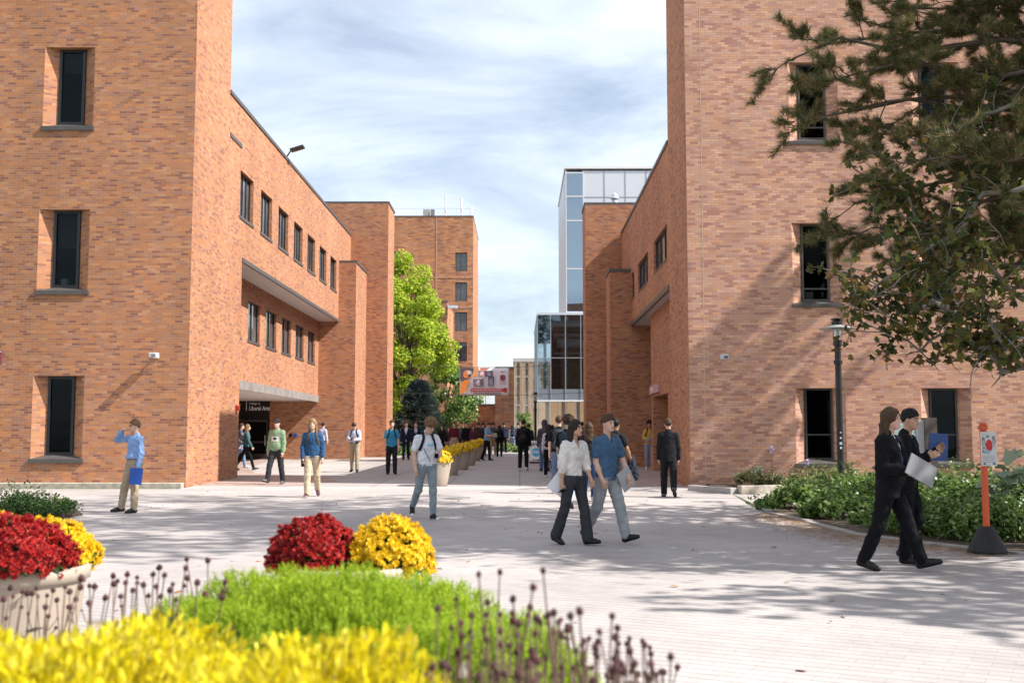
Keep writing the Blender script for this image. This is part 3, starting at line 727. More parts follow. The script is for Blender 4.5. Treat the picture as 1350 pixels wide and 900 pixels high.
M_hosta = leaf_mat('hosta_leaves', [(.12, .20, .10), (.22, .30, .18), (.34, .40, .28)], .25)

def broad_tree(name, base, height, spread, crown_lo, label, leafm, barkm, nclump, per, lsize, tr=.2, seed=1, ell=(1, 1), group=None, parts='foliage', clump=(.5, .9), tmpl=LEAF, zpow=1.0):
    random.seed(seed); rng.bit_generator.state = np.random.default_rng(seed).bit_generator.state
    t = empty(name, base, label, 'tree', group); b = MB(); base = Vector(base)
    ch = height-crown_lo
    tk, _ = polyline(base-Vector((0, 0, .1)), (0, 0, 1), height*.8, 8, .04)
    b.tube(tk, taper(tr, tr*.25, 8), 10); C_ = []; Rr = []
    while len(C_) < nclump:
        d = unit(rng.normal(size=3)); q = rng.uniform(.35, 1)**.5
        z = crown_lo+ch*.5+d[2]*q*ch*.5
        w = (1-abs((z-crown_lo)/ch-.42)*.6)**zpow
        C_.append((base.x+d[0]*q*spread*w*ell[0], base.y+d[1]*q*spread*w*ell[1], base.z+z)); Rr.append(random.uniform(*clump))
    for c in C_[:int(nclump*.6)]:
        c = Vector(c); k = min(7, max(1, int((c.z-base.z)*.55/(height*.8)*8))); s = tk[k]
        m = s.lerp(c, .5)+Vector((0, 0, .15*(c-s).length)); rr = tr*.35*(1-k/10)
        b.tube([s, s.lerp(m, .5)+Vector((random.gauss(0, .08),)*3), m, c], [rr, rr*.75, rr*.5, .015], 6)
    b.build('trunk', barkm, t, smooth=True)
    P, Q, S = blob_leaves(C_, Rr, per, lsize)
    scatter(parts, *tmpl, P, Q, S, leafm, t)
    return t

# trees by the left wing
broad_tree('deciduous_tree', (-7.35, 67, gz(67)), 12.0, 3.3, 2.0, 'lime green tree standing beside the tall brick block', M_lime, M_bark, 120, 520, .15, .22, 3, clump=(.4, .85))
broad_tree('deciduous_tree', (-5.0, 74, gz(74)), 6.2, 2.2, .8, 'darker green tree beneath and behind the lime green tree', M_bush, M_bark, 40, 500, .17, .12, 4, clump=(.45, .8))
def spruce(base, h, r, label):
    t = empty('spruce_tree', base, label, 'tree'); base = Vector(base); b = MB()
    b.tube([base-Vector((0, 0, .1)), base+Vector((0, 0, h))], [.12, .02], 8); P = []; D = []
    for k in range(46):
        z = .25+(h-.35)*(k/46)**.9; L = r*(1-z/h)**.8+.12; na = 9
        for j in range(na):
            a = 2*math.pi*(j+random.random())/na; dr = Vector((math.cos(a), math.sin(a), -.12))
            pts, _ = polyline(base+Vector((0, 0, z)), dr, L, 4, .05, 0, .05)
            if k % 2 == 0: b.tube(pts, taper(.02, .006, 4), 4)
            for q in range(1, 5):
                for s in range(12):
                    P.append(pts[q]+Vector((random.gauss(0, .07), random.gauss(0, .07), random.gauss(0, .03)))); D.append(Vector((math.cos(a)+random.gauss(0, .5), math.sin(a)+random.gauss(0, .5), random.gauss(.1, .35))))
    b.build('trunk', M_bark, t)
    nt_ = ([(-.02, 0, 0), (.02, 0, 0), (.05, 0, .5), (0, 0, 1), (-.05, 0, .5), (0, -.05, .5), (0, .05, .5)], [(0, 1, 2, 3, 4), (0, 5, 3, 6)])
    scatter('foliage', *nt_, np.array(P), frames(np.array(D)), rng.uniform(.15, .28, len(P)), M_spruce, t)
spruce((-5.75, 62.8, gz(62.8)), 4.3, 1.75, 'blue grey spruce at the foot of the lime green tree')
random.seed(11)
broad_tree('round_shrub', (.35, 71.5, .5), 2.5, .75, .5, 'small round green tree at the end of the walkway by the glass pavilion', M_bush, M_bark, 16, 700, .11, .06, 8, clump=(.3, .45))['category'] = 'shrub'

# ---------------------------------------------------------------- pine and sycamore over the right side
def needle_tuft(n=34):
    v = []; f = []
    rr = np.random.default_rng(3)
    for i in range(n):
        a = rr.uniform(0, 2*math.pi); s = rr.uniform(.25, 1.0); z0 = rr.uniform(-.5, .35)
        d = np.array([math.cos(a)*s, math.sin(a)*s, rr.uniform(.35, 1)]); d /= np.linalg.norm(d); L = rr.uniform(.75, 1.1)
        sd = np.cross(d, rr.normal(size=3)); sd /= np.linalg.norm(sd)
        p = np.array([0, 0, z0]); o = len(v)
        v += [tuple(p-sd*.024), tuple(p+sd*.024), tuple(p+d*L+np.array([0, 0, -.06]))]; f.append((o, o+1, o+2))
    return v, f
TV, TF = needle_tuft()
def pine(base, label, limbs, tr, height, tuftdens=1.0, tsize=.15, seed=5, sub=(1.0, 2.2)):
    random.seed(seed); t = empty('pine_tree', base, label, 'tree'); base = Vector(base); b = MB(); P = []; D = []; S = []
    b.tube([base-Vector((0, 0, .2)), base+Vector((.1, .1, height*.5)), base+Vector((0, .2, height))], [tr, tr*.7, .05], 12)
    def tufts(pts, f0, dens):
        n = len(pts)-1
        for k in range(int(dens)):
            q = f0+(1-f0)*random.random()**.8; i = min(n-1, int(q*n)); p = pts[i].lerp(pts[i+1], q*n-i)
            d = (pts[i+1]-pts[i]).normalized()
            P.append(p+Vector((random.gauss(0, .03),)*3)); D.append(d+Vector((random.gauss(0, .45), random.gauss(0, .45), random.gauss(.2, .45)))); S.append(tsize*random.uniform(.75, 1.2))
    for (z0, tgt, r0, dens) in limbs:
        s = base+Vector((0, 0, z0)); e = Vector(tgt); L = (e-s).length
        pts = [s]
        for i in range(1, 11):
            q = i/10; p = s.lerp(e, q)+Vector((0, 0, math.sin(q*math.pi)*L*.06))
            if i < 10: p += Vector((random.gauss(0, .10), random.gauss(0, .14), random.gauss(0, .10)))
            pts.append(p)
        b.tube(pts, taper(r0, .012, 10), 7)
        tufts(pts, .88, 12*tuftdens*dens)
        for i in range(2, 11):
            for j in range(3):
                if random.random() > .62*dens+.05: continue
                ax = (pts[i]-pts[i-1]).normalized()
                side = Vector((random.gauss(0, .55), random.gauss(0, 1), random.gauss(0, .5)))
                d = (ax*.9+side*.85).normalized()
                ln = random.uniform(*sub)*(1.15-i/10*.75)
                sp, _ = polyline(pts[i], d, ln, 5, .13, 0, .03); b.tube(sp, taper(r0*.3*(1.15-i/12), .006, 5), 5)
                tufts(sp, .30, 20*tuftdens*ln)
                for m in range(3):
                    k = random.randint(1, 5); d2 = ((sp[k]-sp[k-1]).normalized()+Vector((random.gauss(0, .8), random.gauss(0, .8), random.gauss(.1, .5)))).normalized()
                    s2, _ = polyline(sp[k], d2, ln*random.uniform(.25, .5), 3, .12, 0, .05); b.tube(s2, taper(.011, .004, 3), 4)
                    tufts(s2, .3, (9*ln+3)*tuftdens)
    b.build('trunk', M_bark, t, smooth=True)
    scatter('needles', TV, TF, np.array(P), frames(np.array(D)), np.array(S), M_needle, t)
    return len(P)
PB = Vector((11.6, 15.6, 0))
lim = []
for (px, py, Y, z0, dn) in ((1036, 82, 14.6, 6.6, 1), (1070, -12, 15.2, 7.6, .8), (1085, 60, 15.8, 6.4, 1), (1100, 150, 14.2, 5.6, .7), (1062, 158, 15.0, 5.6, .35), (1120, 100, 14.0, 5.8, 1), (1135, 175, 16.6, 5.4, .9),
                            (1128, 268, 15.3, 4.9, 1), (1150, 300, 14.4, 4.6, .9), (1175, 260, 15.9, 5.0, 1), (1215, 320, 14.8, 4.2, .9), (1190, 215, 13.2, 4.6, 1), (1240, 365, 15.5, 3.9, .7), (1260, 130, 14.5, 5.4, 1), (1262, 290, 16.2, 4.4, 1), (1300, 330, 15.2, 4.2, .8),
                            (1320, 210, 13.0, 4.6, 1), (1180, 10, 16.5, 7.0, .7), (1290, 40, 15.5, 6.4, .7), (1345, 300, 14.0, 4.0, .7), (1350, 100, 16.5, 5.6, .7)):
    lim.append((z0, tuple(atY(px, py, Y)), .085, dn))
random.seed(21)
for k in range(34):          # the rest of the crown, above and to the right of the picture
    a = random.uniform(0, 2*math.pi); z = random.uniform(7.8, 15.5); L = 6.2*(1-(z-7.8)/11)
    x, y = PB.x+math.cos(a)*L, PB.y+math.sin(a)*L
    lim.append((z-.6, (x, y, z+random.uniform(-.3, .6)), .08, .7))
np1 = pine(tuple(PB), 'large dark pine with drooping needle branches reaching in from the right edge', lim, .34, 16.5, 1.0)
lim2 = []
for k in range(13):          # boughs held out towards the wall: each throws one slanting streak
    z = 11.0+k*.42+random.uniform(-.12, .12)
    lim2.append((z-.25, (17.0+random.uniform(-.25, .35), 26.2+random.uniform(.75, 1.45), z+random.uniform(-.1, .15)), .05, .5))
for k in range(12):
    a = random.uniform(math.pi*1.1, 2.2*math.pi); z = random.uniform(6, 18); L = 2.2
    lim2.append((z-.4, (17.0+math.cos(a)*L, 26.2+math.sin(a)*L, z), .06, .4))
pine((17.0, 26.2, 0), 'second pine standing off to the right close to the brick wall', lim2, .2, 19, 1.7, .16, 9, sub=(.18, .36))

def sycamore(base, label):
    random.seed(31); t = empty('sycamore_tree', base, label, 'tree'); base = Vector(base); b = MB(); P = []
    b.tube([base-Vector((0, 0, .2)), base+Vector((.1, 0, 4)), base+Vector((.3, .3, 8.5))], [.26, .2, .06], 12)
    Ls = []
    for (z0, path) in ((2.6, [(1350, 487, 13.2), (1310, 478, 13.1), (1290, 455, 13.0), (1272, 420, 13.2), (1225, 400, 13.1), (1165, 395, 13.3), (1120, 350, 13.4)]),
                       (3.6, [(1350, 395, 14.0), (1310, 350, 13.7), (1275, 335, 13.6), (1230, 300, 13.8), (1180, 250, 13.9), (1150, 240, 13.9)]),
                       (3.2, [(1350, 430, 12.8), (1322, 455, 12.8), (1300, 410, 12.8), (1290, 380, 12.7), (1250, 360, 12.7)]),
                       (4.6, [(1350, 250, 13.0), (1300, 255, 13.2), (1265, 300, 13.2), (1200, 345, 13.1), (1150, 390, 12.9), (1118, 405, 12.9)]),
                       (5.2, [(1350, 140, 13.6), (1290, 155, 13.8), (1262, 175, 13.8), (1225, 220, 13.7)]),
                       (2.9, [(1350, 470, 13.8), (1300, 440, 13.9), (1255, 440, 13.9), (1210, 455, 13.8), (1165, 440, 13.7)])):
        pts = [base+Vector((0, 0, z0))]+[atY(*q) for q in path]; fine = [pts[0]]
        for a, c in zip(pts[:-1], pts[1:]):
            for q in (.33, .66, 1): fine.append(a.lerp(c, q)+Vector((random.gauss(0, .03), random.gauss(0, .05), random.gauss(0, .03))))
        b.tube(fine, taper(.042, .008, len(fine)-1), 8); Ls.append(fine)
        for i in range(4, len(fine)):
            for j in range(3):
                d = Vector((random.gauss(.1, .7), random.gauss(0, .9), random.gauss(.15, .6)))
                sp, _ = polyline(fine[i], d, random.uniform(.25, .75), 4, .18, .04); b.tube(sp, taper(.012, .004, 4), 4)
                for q in sp[1:]:
                    for k in range(random.randint(1, 4)): P.append(q+Vector((random.gauss(0, .07), random.gauss(0, .07), random.gauss(-.03, .06))))
    for k in range(26):      # crown above and outside the frame
        a = random.uniform(0, 6.28); z = random.uniform(6.6, 10); L = random.uniform(1.0, 2.6)
        e = Vector((base.x+.8+math.cos(a)*L, base.y+math.sin(a)*L*1.1, z))
        b.tube([base+Vector((.1, 0, z*.6)), e], [.05, .01], 6)
        for j in range(150): P.append(e+Vector((random.gauss(0, .55), random.gauss(0, .55), random.gauss(0, .4))))
    b.build('trunk', M_barkp, t, smooth=True)
    P = [p for p in P if p.z > 2.32+.10*math.sin(p.x*5)]
    n = len(P); d = rng.normal(size=(n, 3))*.7; d[:, 2] += .5; d[:, 0] += .3
    scatter('leaves', *LOBED, np.array(P), frames(d), rng.uniform(.06, .112, n), M_syc, t)
sycamore((11.0, 12.6, 0), 'sycamore branch with lobed green leaves and pale bark hanging below the pine')
# another broad tree out to the right of the frame that shades the near plaza
broad_tree('deciduous_tree', (14.2, 9.6, 0), 12.5, 4.2, 5.0, 'broad leaved tree just beyond the right edge shading the near paving', M_syc, M_bark, 42, 90, .22, .25, 14, clump=(.7, 1.3), tmpl=LEAF)
broad_tree('deciduous_tree', (12.6, 13.4, 0), 20.5, 4.6, 12.0, 'tall broad leaved tree above the right edge shading the middle of the plaza', M_syc, M_bark, 34, 60, .24, .3, 15, clump=(.7, 1.3))
broad_tree('deciduous_tree', (12.4, 18.0, 0), 22.5, 4.6, 14.0, 'tallest broad leaved tree above the right edge, its shade on the left of the plaza', M_syc, M_bark, 34, 60, .24, .3, 16, clump=(.7, 1.2))

# the grove behind the photographer, seen only as reflections in the dark windows
for i, (x, y, h, lab) in enumerate([(-12, -14, 19, 'left'), (1, -17, 22, 'middle'), (13, -13, 20, 'right')]):
    broad_tree('deciduous_tree', (x, y, 0), h, 5.5, 3, '%s one of the trees behind the viewpoint, mirrored in the dark windows' % lab, M_dgreen, M_bark, 45, 45, .42, .35, 60+i, clump=(1.0, 1.7))
# ---------------------------------------------------------------- beds
def bed(name, pts, z, mat=M_soil):
    import bmesh
    bm = bmesh.new(); vs = [bm.verts.new((p[0], p[1], gz(p[1])+z)) for p in pts]; f = bm.faces.new(vs)
    bmesh.ops.triangulate(bm, faces=[f]); r = bmesh.ops.extrude_face_region(bm, geom=bm.faces[:])
    for v in r['geom']:
        if isinstance(v, bmesh.types.BMVert): v.co.z -= z+.02
    bmesh.ops.recalc_face_normals(bm, faces=bm.faces[:])
    me = bpy.data.meshes.new(name); bm.to_mesh(me); bm.free(); me.materials.append(mat); world_uv(me)
    o = bpy.data.objects.new(name, me); col.objects.link(o); return tag(o, kind='structure')
e1 = [G(*q) for q in [(1018, 676), (1070, 688), (1130, 704), (1220, 716), (1350, 730)]]
bed('soil_bed', [(p.x, p.y) for p in e1]+[(13, 13.2), (13.9, 26.2), (6.2, 26.2), (5.1, 23.5)], .03)
bed('soil_bed', [(4.95, 27.4), (13.9, 27.4), (13.9, 29.38), (4.95, 29.38)], .10)
k1 = [G(911, 646), G(968, 651)]
def kerb(name, a, b, w, h, mat, label, n=1):
    a, b = Vector(a), Vector(b); d = (b-a).normalized(); s = Vector((-d.y, d.x, 0))*w/2
    z = gz((a.y+b.y)/2); c = (a+b)/2; c.z = z+h/2-.02
    o = MB().obox(c, d*((b-a).length/2), s, (0, 0, h/2+.02)).build(name, mat, bevel=.015)
    return tag(o, label, 'kerb')
kerb('kerb_stone', (k1[0].x, k1[0].y, 0), (k1[1].x, k1[1].y, 0), .22, .14, M_kerb, 'short grey kerb stone running out from the right building corner')
kerb('kerb_stone', (k1[1].x+.12, k1[1].y, 0), (7.6, 27.35, 0), .22, .20, M_gran, 'long pale granite kerb stone in front of the variegated plants')
pv = [Vector((k1[1].x, k1[1].y-.15, 0))]+[Vector((p.x-.05, p.y-.06, 0)) for p in e1]
M_edge = plain('edging', (.36, .33, .30), .85, .2)
eb = MB()
for a, c in zip(pv[:-1], pv[1:]):
    d = (c-a); L = d.length; d.normalize(); s = Vector((-d.y, d.x, 0)); m = (a+c)/2; eb.obox((m.x, m.y, gz(m.y)+.012), d*(L/2+.01), s*.06, (0, 0, .022))
tag(eb.build('stone_edging', M_edge), 'thin stone edging curving along the front of the shrub bed', 'edging')
q = G(70, 692)
bed('soil_bed', [(-14, 17.6), (-9.6, 18.0), (-8.2, 19.0), (-8.0, 20.3), (-8.7, 21.6), (-10, 22.6), (-14, 23)], .04)

def shrub(name, base, r, h, leafm, label, n, lsize, seed, tmpl=LEAF, group=None, cat='shrub', stems=True, ell=1.0):
    random.seed(seed); t = empty(name, base, label, cat, group); base = Vector(base)
    C_ = []; Rr = []
    k = max(5, int(9*r/.5))
    for i in range(k):
        a = random.uniform(0, 6.28); q = random.random()**.5*r*.8
        C_.append((base.x+math.cos(a)*q, base.y+math.sin(a)*q*ell, base.z+h*(.2+.55*random.random()*(1-q/r*.5)))); Rr.append(random.uniform(.28, .42)*min(r, h)*1.1)
    P, Q, S = blob_leaves(C_, Rr, n/sum(x*x for x in Rr), lsize, shell=.35)
    keep = P[:, 2] > base.z+.02; P, Q, S = P[keep], Q[keep], S[keep]
    # loose shoots standing out of the outline
    m = int(n*.12); a = rng.uniform(0, 6.28, m); rr = r*rng.uniform(0, 1.1, m); P2 = np.stack([base.x+np.cos(a)*rr, base.y+np.sin(a)*rr*ell, base.z+h*rng.uniform(.3, 1.12, m)*(1-.5*(rr/r)**2)], 1)
    P = np.concatenate([P, P2]); Q = np.concatenate([Q, leaf_rot(m)]); S = np.concatenate([S, rng.uniform(.7, 1.1, m)*lsize])
    if stems:
        b = MB()
        for c in C_: b.tube([base+Vector((random.gauss(0, .04), random.gauss(0, .04), -.03)), Vector(c)], [.012, .005], 5)
        b.build('stems', M_bark, t)
    scatter('foliage', *tmpl, P, Q, S, leafm, t); return t
wd = ['low spreading', 'dense', 'bushy', 'loose']
sp_ = [(1048, 672, 21.6, .85, .50, 'leftmost low dark shrub spilling onto the paving below the lamp post'), (1085, 660, 23.4, 1.0, .85, 'green shrub directly left of the lamp post base'),
       (1120, 665, 22.0, 1.0, .95, 'green shrub around the foot of the lamp post'), (1105, 685, 19.6, .8, .55, 'low dark green shrub in front of the lamp post by the edging'),
       (1165, 668, 21.0, 1.1, .95, 'green shrub behind the two people in black suits'), (1150, 690, 18.0, .6, .45, 'small low shrub at the curve of the stone edging'),
       (1245, 690, 18.0, 1.0, .85, 'green shrub just right of the brown panel post'), (1215, 672, 21.0, 1.0, .95, 'green shrub behind the brown panel post'), (1250, 705, 16.2, .8, .72, 'front green shrub between the suited pair and the orange post'),
       (1285, 675, 19.0, 1.1, 1.0, 'tall green shrub left of and behind the orange sign post'), (1300, 706, 15.6, .7, .75, 'front green shrub directly behind the orange sign post'), (1352, 705, 15.6, .9, .85, 'front green shrub at the right edge beside the orange post'),
       (1325, 672, 18.5, 1.0, 1.0, 'taller green shrub between the orange post and the right edge'), (1205, 700, 16.7, .7, .62, 'low green shrub behind the legs of the suited pair'), (1268, 655, 23.5, 1.2, 1.0, 'rear green shrub below the right window')]
for i, (px, py, Y, r, h, lab) in enumerate(sp_):
    x = atY(px, 600, Y).x
    shrub('leafy_shrub', (x, Y, gz(Y)+.02), r, h*.88, M_bush, lab, int(3000*r), .078, 40+i, OVAL if i % 3 else LEAF, 'green shrubs in the right bed', ell=.8)
for i, (px, Y, r, h, lab) in enumerate([(1325, 16.6, .6, .98, 'broad leaved plant with pale blue green leaves behind the orange post'), (1348, 17.5, .7, 1.15, 'broad leaved plant with pale leaves at the right edge of the picture')]):
    shrub('hosta', (atY(px, 600, Y).x, Y, .03), r, h, M_hosta, lab, 240, .24, 70+i, LOBED, 'broad leaved plants', cat='plant')
names = ['first', 'second', 'third', 'fourth', 'fifth', 'sixth', 'seventh', 'eighth']
for i, px in enumerate((982, 1002, 1022, 1042, 1061, 1080, 1100, 1122)):
    Y = 28.2+.25*(i % 2)
    shrub('variegated_plant', (atY(px, 620, Y).x, Y, gz(Y)+.1), .34, .46 if px < 1070 else .6, M_varieg, 'low cream edged plant, %s from the left along the granite kerb' % names[i], 900, .075, 80+i, OVAL, 'low variegated plants along the kerb', cat='plant', stems=False)
M_flow = plain('lilac_petals', (.55, .42, .68), .6); M_stem = plain('green_stem', (.10, .17, .05), .8)
for i, (px, h, lab) in enumerate([(1017, .95, 'tall lilac flower stem above the low plants, the left one'), (1063, .62, 'shorter lilac flower stem below the window, the right one')]):
    Y = 28.0; x = atY(px, 620, Y).x; t = empty('flower', (x, Y, gz(Y)+.1), lab, 'flower', 'lilac flower stems')
    b = MB(); b.tube([(x, Y, gz(Y)+.1), (x+.02, Y, gz(Y)+.1+h)], .008, 5); b.build('stem', M_stem, t)
    scatter('petals', *OVAL, np.array([(x+.02, Y, gz(Y)+.1+h)]*26)+rng.normal(size=(26, 3))*.03, frames(rng.normal(size=(26, 3))), .075, M_flow, t)
t = shrub('silver_leaf_plant', (atY(996, 620, 28.5).x, 28.5, gz(28)+.1), .3, .75, M_hosta, 'wispy grey green plant against the brick behind the low plants', 160, .07, 95, OVAL, cat='plant')
for i, (px, Y, r, h, lab) in enumerate([(18, 20.3, .9, .55, 'dark green shrub at the left edge in front of the window'), (48, 19.5, .75, .42, 'dark low shrub behind the red chrysanthemums'), (-10, 19.0, .8, .5, 'dark green shrub cut off by the left edge of the picture'), (72, 20.6, .45, .30, 'small low light green plant at the tip of the left bed'), (75, 20.9, .2, .5, 'thin upright weed with round leaves at the tip of the left bed')]):
    shrub('leafy_shrub', (atY(px, 650, Y).x, Y, gz(Y)+.03), r, h, M_bush if i > 2 else leaf_mat('left_bed_leaves', [(.025, .055, .015), (.05, .10, .02), (.07, .14, .03)], .2), lab, int(3000*r) if i < 4 else 60, .06, 100+i, OVAL, 'plants in the left bed')
for i, (px, Y, r, h, lab) in enumerate([(668, 68, .8, .55, 'grassy green plant in the far planting strip, left one'), (684, 67, .6, .4, 'grassy green plant in the far planting strip, right one'), (533, 60.9, .9, .6, 'low green planting under the spruce on the left')]):
    shrub('ornamental_grass', (atY(px, 590, Y).x, Y, gz(Y)), r, h, M_bush, lab, 900, .12, 110+i, OVAL, 'far planting', cat='plant')

# ---------------------------------------------------------------- chrysanthemum planters
def blossom(pet=9, lay=3):
    v = []; f = []; m = []
    for L in range(lay):
        k = pet-2*L; r = 1.0-.27*L; z = .05+.22*L; up = .10+.30*L
        for j in range(k):
            a = 2*math.pi*(j+.5*(L % 2))/k; c, s = math.cos(a), math.sin(a); w = .30*r
            o = len(v); v += [(0, 0, z*.6), (c*r*.6-s*w, s*r*.6+c*w, z+up*.5), (c*r, s*r, z+up), (c*r*.6+s*w, s*r*.6-c*w, z+up*.5)]; f.append((o, o+3, o+2, o+1))
    return v, f
BV, BF = blossom(); BV2, BF2 = blossom(6, 1)
M_red = leaf_mat('red_petals', [(.22, .006, .010), (.40, .010, .014), (.60, .03, .025), (.16, .004, .010), (.50, .07, .04)], .2, .5)
M_yel = leaf_mat('yellow_petals', [(.74, .44, .004), (.90, .62, .01), (.92, .74, .06), (.80, .52, .004), (.62, .34, .01)], .25, .5)
M_wine = leaf_mat('wine_petals', [(.16, .01, .015), (.24, .015, .02), (.10, .01, .02)], .15, .5)
M_pot = plain('taupe_planter', (.40, .335, .27), .6, .05, 3, bumpy=.08, bscale=60)
def planter(x, y, label, scale=1.0, group=None):
    z = gz(y); t = empty('planter', (x, y, z), label, 'planter', group)
    s = scale; a = MB(); a.lathe([(.0, 0), (.235*s, 0), (.25*s, .02), (.30*s, .25*s), (.345*s, .5*s), (.365*s, .66*s)], (x, y, z), 40); a.build('pot_body', M_pot, t, smooth=True)
    a = MB(); a.lathe([(.368*s, .655*s), (.385*s, .66*s), (.388*s, .72*s), (.375*s, .735*s), (.345*s, .73*s), (.34*s, .62*s)], (x, y, z), 40); a.build('rim', M_pot, t, smooth=True)
    a = MB(); a.lathe([(0, .66*s), (.342*s, .655*s)], (x, y, z), 28); a.build('soil', M_soil, t)
    return z+.66*s
def mum(x, y, z, r, h, m, label, n, near, seed, bs):
    rr = np.random.default_rng(seed); t = empty('chrysanthemum', (x, y, z), label, 'flowers')
    k = int(n*.9); d = unit(rr.normal(size=(k, 3))); d[:, 2] = np.abs(d[:, 2])
    lump = lambda d: 1+.07*np.sin(d[:, 0]*5+seed)*np.cos(d[:, 1]*6+seed*2)+.035*np.sin(d[:, 2]*14+d[:, 0]*11+seed)
    P = d*np.array([r, r, h])*(rr.uniform(.7, .93, k)*lump(d))[:, None]+np.array([x, y, z])
    lower = unit(rr.normal(size=(k, 3)))*np.array([r*.93, r*.93, .06]); lower[:, 2] = -np.abs(lower[:, 2])*.8; Pl = lower+np.array([x, y, z+.03])
    P = np.concatenate([P, Pl]); dd = np.concatenate([d, lower])
    scatter('foliage', *OVAL, P, leaf_rot(len(P), dd), rr.uniform(.8, 1.3, len(P))*(.05 if near else .08), M_dgreen, t)
    b = MB()
    for a in range(10): b.tube([(x, y, z-.03), (x+math.cos(a*.63)*r*.6, y+math.sin(a*.63)*r*.6, z+h*.5)], [.008, .004], 5)
    b.build('stems', M_stem, t)
    g = math.pi*(3-math.sqrt(5)); i = np.arange(n); zz = 1-(i+.5)/n*1.10; rad = np.sqrt(np.clip(1-zz**2, 0, 1)); zz = np.maximum(zz, -.12)
    d = np.stack([np.cos(g*i)*rad, np.sin(g*i)*rad, zz], 1)+rr.normal(size=(n, 3))*.045; d = unit(d)
    dens = rr.uniform(size=n) > (.08+.30*(d[:, 2] < .12)+.45*(np.sin(d[:, 0]*9+seed)*np.sin(d[:, 1]*8+seed*3)*np.sin(d[:, 2]*9) > .42)); d = d[dens]
    P = d*np.array([r, r, h])*(rr.uniform(.94, 1.05, len(d))*lump(d))[:, None]+np.array([x, y, z])
    tv, tf = (BV, BF) if near else (BV2, BF2)
    o = scatter('blossoms', tv, tf, P, frames(d+rr.normal(size=d.shape)*.28), rr.uniform(.75, 1.15, len(d))*bs, m, t); o['kind'] = 'stuff'
q = atY(22, 750, 6.3); zt = planter(q.x, 6.3, 'big taupe planter at the left edge holding red and yellow chrysanthemums', 1.02)
mum(q.x+.02, 6.16, zt+.08, .33, .27, M_red, 'deep red chrysanthemum mound in the planter at the left edge', 1150, 1, 1, .026)
mum(q.x+.06, 6.50, zt+.07, .30, .235, M_yel, 'yellow chrysanthemums peeking out right behind the red mound at the left edge', 900, 1, 2, .026)
mum(q.x-.22, 6.60, zt+.07, .25, .25, M_yel, 'yellow chrysanthemums behind the red mound, cut by the left edge', 500, 1, 3, .030)
q = atY(462, 750, 6.4); zt = planter(q.x, 6.4, 'taupe planter mostly hidden behind the lime green juniper', 1.02)
mum(q.x-.205, 6.38, zt+.07, .252, .255, M_red, 'round deep red chrysanthemum mound behind the juniper', 820, 1, 4, .026)
mum(q.x+.225, 6.40, zt+.06, .238, .262, M_yel, 'round bright yellow chrysanthemum mound behind the juniper', 820, 1, 5, .025)
row = [(-2.22, 30.2), (-2.30, 36.8), (-2.16, 41.2), (-2.08, 45.7), (-2.08, 51.5), (-2.0, 56.0)]
on = ['pale sunlit planter nearest in the row, beside the student in the white shirt', 'second planter of the row down the walkway', 'third planter of the row down the walkway', 'fourth planter of the row down the walkway', 'fifth planter of the row down the walkway', 'farthest planter of the row down the walkway']
for i, (x, y) in enumerate(row):
    zt = planter(x, y, on[i], 1.0, 'planters in a row down the walkway')
    ol = ['nearest', 'second', 'third', 'fourth', 'fifth', 'farthest'][i]
    mum(x+.02, y-.12, zt+.04, .34, .26, M_yel, 'yellow chrysanthemums in the %s planter of the walkway row' % ol, 200, 0, 10+i, .062)
    mum(x-.03, y+.26, zt+.06, .27, .25, M_wine, 'dark red chrysanthemums at the back of the %s planter of the walkway row' % ol, 120, 0, 20+i, .06)

# ---------------------------------------------------------------- foreground planting
M_bedsoil = M_soil
bed('soil_bed', [(-3.2, .5), (2.2, .5), (1.6, 2.0), (.75, 3.3), (-.3, 4.4), (-1.6, 4.6), (-3.2, 4.4)], .06)
def sprig():
    v = []; f = []; rr = np.random.default_rng(2)
    for j in range(9):
        z = .10*j; a = 2.4*j; L = .42*(1.1-.08*j); c, s = math.cos(a), math.sin(a); o = len(v)
        e = np.array([c*L*.75, s*L*.75, z+L*.85]); w = np.array([-s, c, 0])*.055
        m = np.array([c*L*.35, s*L*.35, z+L*.5])
        v += [(0, 0, z), tuple(m-w), tuple(e), tuple(m+w)]; f.append((o, o+1, o+2, o+3))
    o = len(v); v += [(-.03, 0, 0), (.03, 0, 0), (0, 0, 1.15)]; f.append((o, o+1, o+2))
    return v, f
SV_, SF_ = sprig()
def mound(name, label, cat, c, rx, ry, h, n, tmpl, size, mat, seed, lean=.5, shell=(.82, 1.05), stems=30, group=None, z0=.05):
    rr = np.random.default_rng(seed); t = empty(name, (c[0], c[1], z0), label, cat, group)
    a = rr.uniform(0, 2*math.pi, n); q = np.sqrt(rr.uniform(0, 1, n)); s = rr.uniform(*shell, n)
    x = np.cos(a)*q; y = np.sin(a)*q; z = np.sqrt(np.clip(1-q**3.4, 0, 1))
    lump = 1+.045*np.sin(x*7+seed)*np.cos(y*6+seed)+.02*np.sin(x*17+y*13)
    P = np.stack([c[0]+x*rx*s, c[1]+y*ry*s, z0+z*h*s*lump], 1)
    d = np.stack([x*lean*1.2, y*lean*1.2, .35+z*.8], 1)+rr.normal(size=(n, 3))*.35
    scatter('foliage', *tmpl, P, frames(d), rr.uniform(.7, 1.25, n)*size, mat, t)
    b = MB()
    for i in range(stems):
        k = rr.integers(0, n); b.tube([(c[0]+rr.normal()*.08, c[1]+rr.normal()*.08, z0-.02), tuple(c_*.5+p*.5 for c_, p in zip((c[0], c[1], z0+h*.3), P[k])), tuple(P[k])], [.012, .008, .003], 5)
    b.build('branches', M_bark, t); return t
